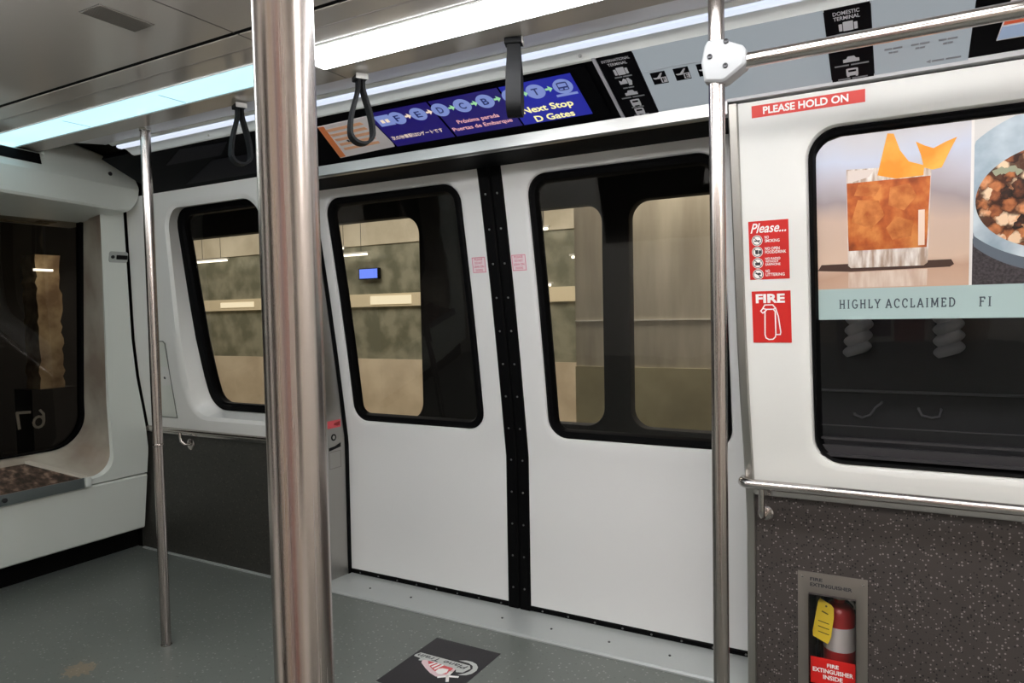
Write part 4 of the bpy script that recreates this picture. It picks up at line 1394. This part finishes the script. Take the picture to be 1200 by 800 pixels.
# ------------------------------------------------------------------ floor decal
de = empty('floor_decal', (-1.555, 2.16, 0), 'black floor decal with a silver and red train emblem', 'floor decal')
MB().plate(rect(-1.709, 1.965, -1.402, 2.352), FF, 0, .0015).build('sheet', MATB, de)
nose = [(-1.655, 2.180), (-1.64, 2.150), (-1.60, 2.122), (-1.565, 2.102), (-1.53, 2.090), (-1.50, 2.100), (-1.488, 2.125), (-1.492, 2.165), (-1.50, 2.20)]
em = MB().plate(nose, FF, .0015, .0021).build('train_emblem', LOGO_P, de)
MB().plate([(-1.625, 2.172), (-1.60, 2.145), (-1.566, 2.124), (-1.53, 2.110), (-1.505, 2.120), (-1.502, 2.16), (-1.51, 2.185)], FF, .0021, .0025).build('red_area', LOGO_R, em)
MB().plate([(-1.551, 2.118), (-1.552, 2.140), (-1.540, 2.150), (-1.515, 2.153), (-1.508, 2.132), (-1.518, 2.112), (-1.532, 2.108)], FF, .0025, .0029).build('windscreen', WHITEV, em)
mb = MB()
for k in range(3):
    x = -1.605 + .018 * k
    mb.plate([(x, 2.150 - .008 * k), (x + .008, 2.143 - .008 * k), (x + .020, 2.172), (x + .012, 2.174)], FF, .0025, .0029)
mb.build('stripe', WHITEV, em)
cr = [(-1.518, 2.230), (-1.492, 2.242), (-1.468, 2.244), (-1.442, 2.236), (-1.424, 2.218), (-1.416, 2.195), (-1.420, 2.168), (-1.434, 2.148), (-1.462, 2.136), (-1.445, 2.158), (-1.437, 2.178), (-1.437, 2.200), (-1.449, 2.219), (-1.472, 2.229)]
MB().plate(cr, FF, .0015, .0021).build('crescent', LOGO_G, de)
MB().plate([(-1.700, 2.192), (-1.690, 2.214), (-1.458, 2.214), (-1.444, 2.196), (-1.455, 2.158), (-1.480, 2.150), (-1.492, 2.168), (-1.640, 2.176), (-1.652, 2.160), (-1.662, 2.160), (-1.664, 2.176), (-1.698, 2.180)], FF, .0021, .0026).build('name_bar', LOGO_G, de)
mb = MB()
put_text(mb, 'Plane Train', FF, -1.458, 2.205, -1.690, 2.180, .0032, bold=.015, shear=.2)
mb.build('lettering', DARKT, de)
mb = MB()
for s in stroke([(-1.496, 2.140), (-1.489, 2.108), (-1.470, 2.078)], .012) + stroke([(-1.518, 2.088), (-1.489, 2.110), (-1.452, 2.122)], .011) + stroke([(-1.502, 2.138), (-1.490, 2.142)], .006):
    mb.plate(s, FF, .0026, .0034)
mb.build('aircraft', WHITEV, de)

# ------------------------------------------------------------------ end of the car (raked white front)
def FE(u, v, off=0):                # u = Y, v = Z, off towards the cabin (+X)
    return (endx(v) + off, u, v)
def ye(z):                          # side edge of the end panel, just short of the side wall
    return yat(WALL, z) - .018
# upper panel with the deep windscreen recess
ang = [2 * PI * k / 360 for k in range(360)]
OC = (1.05, 1.20)
def end_outer(a):
    dx, dy = math.cos(a), math.sin(a)
    lo_, hi_ = 0, 5
    for _ in range(40):
        t = (lo_ + hi_) / 2
        y, z = OC[0] + t * dx, OC[1] + t * dy
        ok = -.40 < y < ye(z) and .462 < z < 2.02
        lo_, hi_ = (t, hi_) if ok else (lo_, t)
    return (OC[0] + lo_ * dx, OC[1] + lo_ * dy)
def end_open(a, top, bot, g, rad, z0, z1):
    """Opening whose side follows the lean of the side wall."""
    dx, dy = math.cos(a), math.sin(a)
    lo_, hi_ = 0, 5
    for _ in range(44):
        t = (lo_ + hi_) / 2
        y, z = OC[0] + t * dx, OC[1] + t * dy
        s = bot + (top - bot) * (z - .6) / 1.27
        hw = s - OC[0]
        ok = abs(y - OC[0]) < hw and z0 < z < z1
        if ok:
            ax = abs(y - OC[0]) - (hw - rad)
            if ax > 0 and z < z0 + rad:
                ok = math.hypot(ax, z0 + rad - z) < rad
            elif ax > 0 and z > z1 - .02:
                ok = math.hypot(ax / rad * .02 if rad else 0, z - z1 + .02) < .02 or ax < rad
        lo_, hi_ = (t, hi_) if ok else (lo_, t)
    return (OC[0] + lo_ * dx, OC[1] + lo_ * dy)
ao = sorted(ang + [math.atan2(.462 - OC[1], ye(.462) - OC[0]) % (2 * PI), math.atan2(2.02 - OC[1], ye(2.02) - OC[0]) % (2 * PI)])
oL = [end_outer(a) for a in ao]
iL = [end_open(a, 2.140, 2.300, 0, .11, .492, 1.97) for a in ao]
i2 = [end_open(a, 2.150, 2.290, 0, .12, .502, 1.96) for a in ao]
gL = [end_open(a, 2.205, 2.300, 0, .19, .640, 1.90) for a in ao]
mb = MB()
R = [[FE(u, v, -.03) for u, v in oL]] + [[FE(u, v, 0) for u, v in mixl(oL, iL, k / 4)] for k in range(5)]
R.append([FE(u, v, -.015) for u, v in i2])
mb.rings(R, True, smooth=True)
wall_e = mb.build('wall_end', WHITE_END, loc=(-3.9, 1.05, 0))
mb = MB()
R = [R[-1]]
for k in (.3, .6, .9):
    R.append([FE(u, v, -.015 - .255 * k) for u, v in mixl(i2, gL, k)])
R.append([FE(u, v, -.27) for u, v in gL])
R.append([FE(u, v, -.31) for u, v in gL])
mb.rings(R, True, smooth=True)
mb.build('recess_lining', REVEAL, wall_e)
tag(wall_e, 'white moulded end wall of the car with a deep windscreen recess', 'wall', kind='structure')
mb = MB()
zz = [.132, .14, .30, .445, .455]
R = [[FE(-.40, z, .0 + (.006 if 0 < k < 4 else 0)) for k, z in enumerate(zz)] + [FE(-.40, z, -.03) for z in zz[::-1]],
     [FE(ye(z) - .003, z, .0 + (.006 if 0 < k < 4 else 0)) for k, z in enumerate(zz)] + [FE(ye(z) - .003, z, -.03) for z in zz[::-1]]]
mb.rings(R, True, True, True, smooth=False)
mb.build('lower_panel', WHITE_END, wall_e)
mb = MB()
mb.box((-4.10, -.45, -.05), (-4.02, 2.60, .5))
mb.box((-4.2, 2.53, -.05), (-3.95, 2.62, 2.2))
mb.build('base_panel', VOID, wall_e)
mb = MB()
mb.box((-4.2, -.45, 2.24), (-3.45, 2.75, 2.28))
mb.box((-4.2, 2.29, 1.99), (-3.62, 2.36, 2.2))
mb.build('bulkhead', VOID, wall_e)

win3 = empty('window_3', (-4.1, 1.05, .64), 'dark windscreen deep in the end wall with a number chalked on it', 'window', kind='structure')
mb = MB()
inn = [(OC[0] + (u - OC[0]) * .985, OC[1] + (v - OC[1]) * .985) for u, v in gL]
mb.rings([[FE(u, v, -.30) for u, v in gL], [FE(u, v, -.262) for u, v in gL], [FE(u, v, -.262) for u, v in inn], [FE(u, v, -.30) for u, v in inn]], True, smooth=False)
mb.build('window_frame', RUBBER, win3)
mb = MB()
fill(mb, FE, gL, -.285)
mb.build('glass', GLASS_E, win3)
mb = MB()
for L in ([(2.010, .868), (1.945, .872)], [(1.946, .872), (1.960, .785)]):
    for s in stroke(L, .014):
        mb.plate(s, FE, -.295, -.290)
for s in stroke(arc(2.055, .808, .026, .030, 0, 360, 12), .012) + stroke([(2.081, .815), (2.078, .850), (2.060, .872)], .012):
    mb.plate(s, FE, -.295, -.290)
mb.build('chalk_number', GHOST, win3)

# overhead fairing above the windscreen
def ztop(y):
    P = [(-1, 2.110), (1.775, 2.110), (1.79, 2.205), (1.94, 2.198), (2.05, 2.184), (2.145, 2.163), (2.20, 2.140), (2.235, 2.112), (2.255, 2.080), (2.264, 2.040)]
    for (a, b), (c, d) in zip(P, P[1:]):
        if y <= c:
            return b + (d - b) * (y - a) / (c - a)
    return P[-1][1]
def xfront(y):
    t = max(0, min(1, (2.2 - y) / .65))
    return -3.462 + .143 * t
secs = []
for y in [-.40, .4, 1.0, 1.3, 1.55, 1.70, 1.774, 1.791, 1.86, 1.92, 1.98, 2.02, 2.06, 2.10, 2.13, 2.16, 2.19, 2.21, 2.225, 2.238, 2.248, 2.256, 2.262]:
    xf = xfront(y)
    zt = ztop(y)
    zbm = 1.900 + .06 * max(0, (y - 2.19) / .072) ** 2.2
    zr = 2.020
    secs.append([(-4.10, y, 1.872), (-3.90, y, 1.878), (xf - .040, y, zbm), (xf - .022, y, zbm + .003), (xf - .012, y, zbm + .014), (xf, y, max(zr, zbm + .03)),
                 (xf - .32 * (zt - .012 - zr), y, max(zt - .012, zbm + .036)), (xf - .015 - .32 * (zt - zr), y, max(zt, zbm + .04)), (-4.10, y, max(zt, zbm + .04))])
mb = MB().rings(secs, True, True, True, smooth=True)
fa = mb.build('overhead_fairing', WHITE_END, wall_e, angle=11)
mb = MB()
def FS(u, k):                        # point on the upper face of the fairing
    zt = ztop(u)
    return (xfront(u) - .32 * (zt - .012 - 2.02) * k, u, 2.02 + (zt - .012 - 2.02) * k)
st_ = [FS(y, k) for y in (1.2, 1.548, 1.55, 1.65, 1.748) for k in (1.0, .42)]
mb.rings([[(a[0] + .004, a[1], a[2] + .003), (b[0] + .004, b[1], b[2]), (b[0] - .01, b[1], b[2]), (a[0] - .01, a[1], a[2])] for a, b in zip(st_[0::2], st_[1::2])], True, True, True, smooth=False)
mb.build('slot', VOID, fa)
p = FS(2.112, .42)
mb = MB().rings([[(p[0] + h, p[1] + r * math.cos(a), p[2] + r * math.sin(a)) for a in [2 * PI * k / 14 for k in range(14)]] for r, h in ((.010, -.01), (.010, .006), (.005, .007))], True, False, True)
mb.build('screw', SCREWM, fa)
mb = MB().box((-3.98, 2.02, 1.872), (-3.93, 2.10, 1.8765))
mb.box((-4.05, .2, 1.868), (-4.0, 2.1, 1.8745))
mb.build('seal_strip', mat('aged sealant', (170, 160, 136), .6), fa)

la = empty('latch', (-3.66, 2.25, 1.65), 'small grey slide latch on the white end wall under the fairing', 'latch')
MB().plate(rrect(2.200, 1.655, 2.300, 1.712, .012), FE, 0, .004).build('plate', mat('latch grey', (168, 172, 168), .4), la)
MB().plate(rrect(2.238, 1.672, 2.296, 1.694, .003), FE, .004, .009).build('slide', BLACK, la)
MB().plate(circ(2.218, 1.683, .009, 14), FE, .004, .008).build('knob', SCREWM, la)

# tray on the ledge
tr = empty('equipment_tray', (-3.95, 1.5, .46), 'shallow corroded tray with a grey metal front lip under the windscreen', 'tray')
fr, bk = (-3.845, .510), (-4.02, .612)
mb = MB()
mb.add([(fr[0], -.2, fr[1]), (fr[0], 2.122, fr[1]), (bk[0], 1.930, bk[1]), (bk[0], -.2, bk[1])], [(0, 1, 2, 3)])
mb.add([(fr[0], -.2, fr[1] - .03), (fr[0], 2.122, fr[1] - .03), (bk[0], 1.930, bk[1] - .03), (bk[0], -.2, bk[1] - .03), (fr[0], -.2, fr[1]), (fr[0], 2.122, fr[1]), (bk[0], 1.930, bk[1]), (bk[0], -.2, bk[1])], [(0, 1, 2, 3), (1, 5, 6, 2), (2, 6, 7, 3), (0, 4, 5, 1)])
mb.build('lining', TRAYM, tr)
mb = MB().box((-3.845, -.2, .458), (-3.835, 2.130, .512))
mb.build('front_lip', mat('grey metal lip', (122, 130, 130), .4, .6), tr, bevel=.002)
mb = MB().box((-3.848, 2.132, .462), (-3.826, 2.162, .512))
mb.build('end_clip', WHITE_END, tr, bevel=.003)
mb = MB()
q0, q1, q2, q3 = Vector((fr[0], 2.124, fr[1] - .002)), Vector((fr[0], 2.150, fr[1] - .002)), Vector((bk[0], 1.955, bk[1])), Vector((bk[0], 1.932, bk[1]))
mb.add([q0, q1, q2, q3] + [q + Vector((0, 0, .012)) for q in (q0, q1, q2, q3)], [(0, 3, 2, 1), (4, 5, 6, 7), (0, 1, 5, 4), (1, 2, 6, 5), (2, 3, 7, 6), (3, 0, 4, 7)])
mb.build('side_bead', mat('cream bead', (196, 190, 176), .5), tr)
MB().rings([[(-3.835 + h, 1.745 + r * math.cos(a), .485 + r * math.sin(a)) for a in [2 * PI * k / 14 for k in range(14)]] for r, h in ((.012, 0), (.012, .006), (.006, .008))], True, False, True).build('screw', SCREWM, tr)

# ------------------------------------------------------------------ outside: made-up lit room imitating the reflections in the glass
YP = 3.70
def FO(u, v, off=0):
    return (u, YP - off, v)
mb = MB()
panel_hole(mb, FO, (-7.5, -.8, -2.42, 3.0), (-6.2, .66, -2.760, 1.985), .12, thick=.06, steps=2)
panel_hole(mb, FO, (-2.42, -.8, -1.412, 3.0), (-2.08, .70, -1.495, 1.945), .10, thick=.06, steps=2)
panel_hole(mb, FO, (-1.412, -.8, -.45, 3.0), (-1.330, .70, -.60, 1.945), .10, thick=.06, steps=2)
wp = mb.build('wall_standin_screen', TUN_D)
tag(wp, 'dark stand-in screen with rounded lit openings imitating reflections in the glass', 'platform wall', kind='structure')
mb = MB().box((-10, YP + .06, -.05), (0.2, 6.6, 0.0))
lf = mb.build('floor_standin', BEIGE)
tag(lf, 'beige stand-in floor beyond the rounded openings', 'floor', kind='structure')
mb = MB().box((-10, 6.5, 2.18), (0.2, 6.6, 3.0))
lw = mb.build('wall_standin', BEIGE)
tag(lw, 'beige wall standing in for the reflection in the door glass', 'wall', kind='structure')
MB().box((-10, 6.5, 0), (.2, 6.6, .83)).build('beige_band', BEIGE2, lw)
MB().box((-10, 6.52, .83), (.2, 6.6, 1.45)).build('lower_green_band', SAGE, lw)
MB().box((-10, 6.48, 1.45), (.2, 6.6, 1.60)).build('cream_band', mat('cream stand-in band', (226, 212, 180), .4), lw)
MB().box((-10, 6.52, 1.60), (.2, 6.6, 2.18)).build('upper_green_band', SAGE, lw)
MB().box((-5.55, 6.47, 1.475), (-4.95, 6.482, 1.575)).build('lit_band', STANDIN_BAND, lw)
MB().box((-8.2, 6.47, 1.49), (-7.55, 6.482, 1.56)).build('lit_band', STANDIN_BAND, lw)
mb = MB().box((-10, YP + .06, 2.9), (.2, 6.6, 3.0))
tag(mb.build('ceiling_standin', BEIGE), 'stand-in ceiling beyond the rounded openings', 'ceiling', kind='structure')
mb = MB().box((.2, YP, -.8), (.3, 6.6, 3.0))
mb.box((-10.1, YP, -.8), (-10, 6.6, 3.0))
tag(mb.build('wall_standin_side', BEIGE), 'unseen side walls closing the stand-in room', 'wall', kind='structure')
# panel imitating the plain reflection near the rail pole
mb = MB().box((-1.95, 4.35, 0), (-.35, 4.40, 2.5))
pt = mb.build('standin_panel', CURT)
tag(pt, 'plain beige panel standing in for the reflection in the second door', 'partition')
MB().box((-1.95, 4.34, 1.28), (-.35, 4.352, 1.288)).build('rail_strip', mat('pale strip', (236, 234, 224), .3), pt)
MB().box((-1.95, 4.335, .0), (-.35, 4.352, .98)).build('lower_panel', blend('greenish lower panel', (158, 150, 122), (192, 184, 152), 2, .5), pt)
dsp = empty('standin_display', (-5.55, 6.45, 1.77), 'glowing blue stand-in for the reflection in the first door', 'display')
MB().box((-5.70, 6.45, 1.775), (-5.40, 6.50, 1.905)).build('casing', BLACK, dsp, bevel=.004)
MB().box((-5.685, 6.446, 1.785), (-5.415, 6.451, 1.895)).build('screen', STANDIN_SCR, dsp)
for i, (x, y, z, ln) in enumerate(((-5.95, 6.2, 2.13, .5), (-5.7, 6.35, 2.06, .45), (-3.22, 6.3, 2.17, .22), (-2.72, 6.25, 1.87, .22), (-3.12, 6.0, 1.60, .36), (-8.0, 6.2, 2.1, .6))):
    la_ = empty('standin_lamp', (x, y, z), ('upper stand-in tube lamp over the blue patch in the first door', 'lower stand-in tube lamp over the blue patch in the first door', 'topmost short stand-in tube lamp in the second door', 'small stand-in tube lamp beside the dark edge in the second door', 'lower short stand-in tube lamp in the second door', 'stand-in tube lamp in the corner window')[i], 'lamp', 'tube lamps standing in for reflected lights')
    MB().tube([(x - ln / 2, y, z), (x + ln / 2, y, z)], .012, 10).build('tube', HAZEW, la_)
    MB().box((x - ln / 2 - .02, y - .02, z + .012), (x + ln / 2 + .02, y + .02, z + .03)).build('batten', mat('lamp batten', (200, 196, 186), .5), la_)
    mb = MB()
    for q in (-.3, .3):
        mb.tube([(x + q * ln, y, z + .03), (x + q * ln, y, 2.9)], .003, 6)
    mb.build('hanger', SCREWM, la_)
for x in (-8.0, -5.2, -2.6):  # unseen lamps added to light the stand-in room
    ld = bpy.data.lights.new('standin_light', 'AREA')
    ld.shape = 'RECTANGLE'
    ld.size, ld.size_y = 1.8, 1.2
    ld.energy = STANDIN_POWER
    ld.color = (1.0, .955, .90)
    lo = bpy.data.objects.new('standin_light', ld)
    lo.location = (x, 5.2, 2.88)
    COL.objects.link(lo)
ld = bpy.data.lights.new('standin_light', 'AREA')  # unseen lamp added to brighten the stand-in panel
ld.size = .5
ld.energy = STANDIN_POWER * .75
ld.color = (1.0, .92, .80)
lo = bpy.data.objects.new('standin_light', ld)
lo.location = (-1.1, 4.0, 2.85)
COL.objects.link(lo)

# tunnel wall behind the poster window
mb = MB().box((-.45, 3.30, -.8), (3.5, 3.36, 3.0))
tw = mb.build('wall_tunnel', TUNNEL)
tag(tw, 'dark tunnel wall behind the poster window', 'wall', kind='structure')
cond = MB().tube([(-.44, 3.285, .990), (3.4, 3.285, .996)], .006, 10).build('streak', PIPE)  # added to imitate a line reflected in the glass
tag(cond, 'thin conduit standing in for a line reflected in the glass', 'streak')
for i, (x, pts) in enumerate(((-.14, [(-.195, .892), (-.165, .880), (-.135, .892), (-.115, .925), (-.092, .945)]), (.08, [(.040, .925), (.052, .900), (.085, .893), (.112, .900), (.118, .925)]))):
    hk = MB().tube([(pts[0][0], 3.30, pts[0][1])] + [(a, 3.275, b) for a, b in pts] + [(pts[-1][0], 3.30, pts[-1][1])], .005, 8).build('reflection_hook', PIPE)  # added to imitate a hook shape reflected in the glass
    tag(hk, ('curved stand-in hook for a reflected shape, nearer the doors', 'bent stand-in hook for a reflected shape, second from the doors')[i], 'hook', 'hooks standing in for reflections')
for i, (x, dx) in enumerate(((-.150, -.035), (.132, .012))):
    mb = MB()
    R = []
    for k in range(71):
        f = k / 70
        z = 1.60 - .455 * f
        cx_ = x + dx * f + .02 * (1 - f) * 0
        puff = .030 + .014 * abs(math.sin(f * PI * 10))
        R.append([(cx_ + puff * 1.25 * math.cos(a), 3.262 + puff * .75 * math.sin(a), z + .012 * math.cos(a)) for a in [2 * PI * q / 16 for q in range(16)]])
    mb.rings(R, True, True, True)
    sl = mb.build('reflection_sleeve', PADS)  # added shape imitating a jacket sleeve mirrored in the glass
    tag(sl, ('quilted grey stand-in for a reflected jacket sleeve below the drink photo', 'quilted grey stand-in for a reflected jacket sleeve below the poster divider')[i], 'sleeve stand-in', 'stand-ins for reflected sleeves')

# outside the windscreen: dark tunnel with a made-up pillar in place of a lit pane
mb = MB().box((-6.4, -2, -1), (-6.3, 3.66, 3.2))
tag(mb.build('wall_tunnel_end', TUN_D), 'dark tunnel beyond the windscreen', 'wall', kind='structure')
mb = MB()
rng = random.Random(3)
R = []
for k in range(25):
    z = .88 + .94 * k / 24
    w0, w1 = 2.665 + rng.uniform(-.010, .010), 2.825 + rng.uniform(-.012, .012)
    R.append([(-5.28, w0, z), (-5.28, w1, z), (-5.46, w1, z), (-5.46, w0, z)])
mb.rings(R, True, True, True, smooth=False)
pil = mb.build('standin_pillar', blend('rough beige stone', (120, 98, 74), (190, 172, 140), 7, .8))
tag(pil, 'beige pillar standing in for a lit pane beyond the windscreen', 'pillar')
MB().box((-5.50, 2.60, -.8), (-5.27, 2.90, .88)).build('plinth', TUN_D, pil)
lp = MB().box((-5.22, 2.62, 1.70), (-5.20, 2.74, 1.715)).build('wall_lamp', emit('pillar lamp', (255, 248, 230), 4), None)
tag(lp, 'small bright lamp on the pillar beyond the windscreen', 'lamp')
ld = bpy.data.lights.new('pillar_light', 'AREA')
ld.size = .3
ld.energy = 3.2
ld.color = (1, .88, .7)
lo = bpy.data.objects.new('pillar_light', ld)
lo.location = (-4.75, 2.85, 1.9)
lo.rotation_euler = (math.radians(35), 0, math.radians(90))
COL.objects.link(lo)
mb = MB().box((-6.4, 2.85, -1.0), (3.5, 3.64, -.8))
tag(mb.build('floor_track', TUN_D), 'dark track bed between the car and the stand-in screen', 'floor', kind='structure')
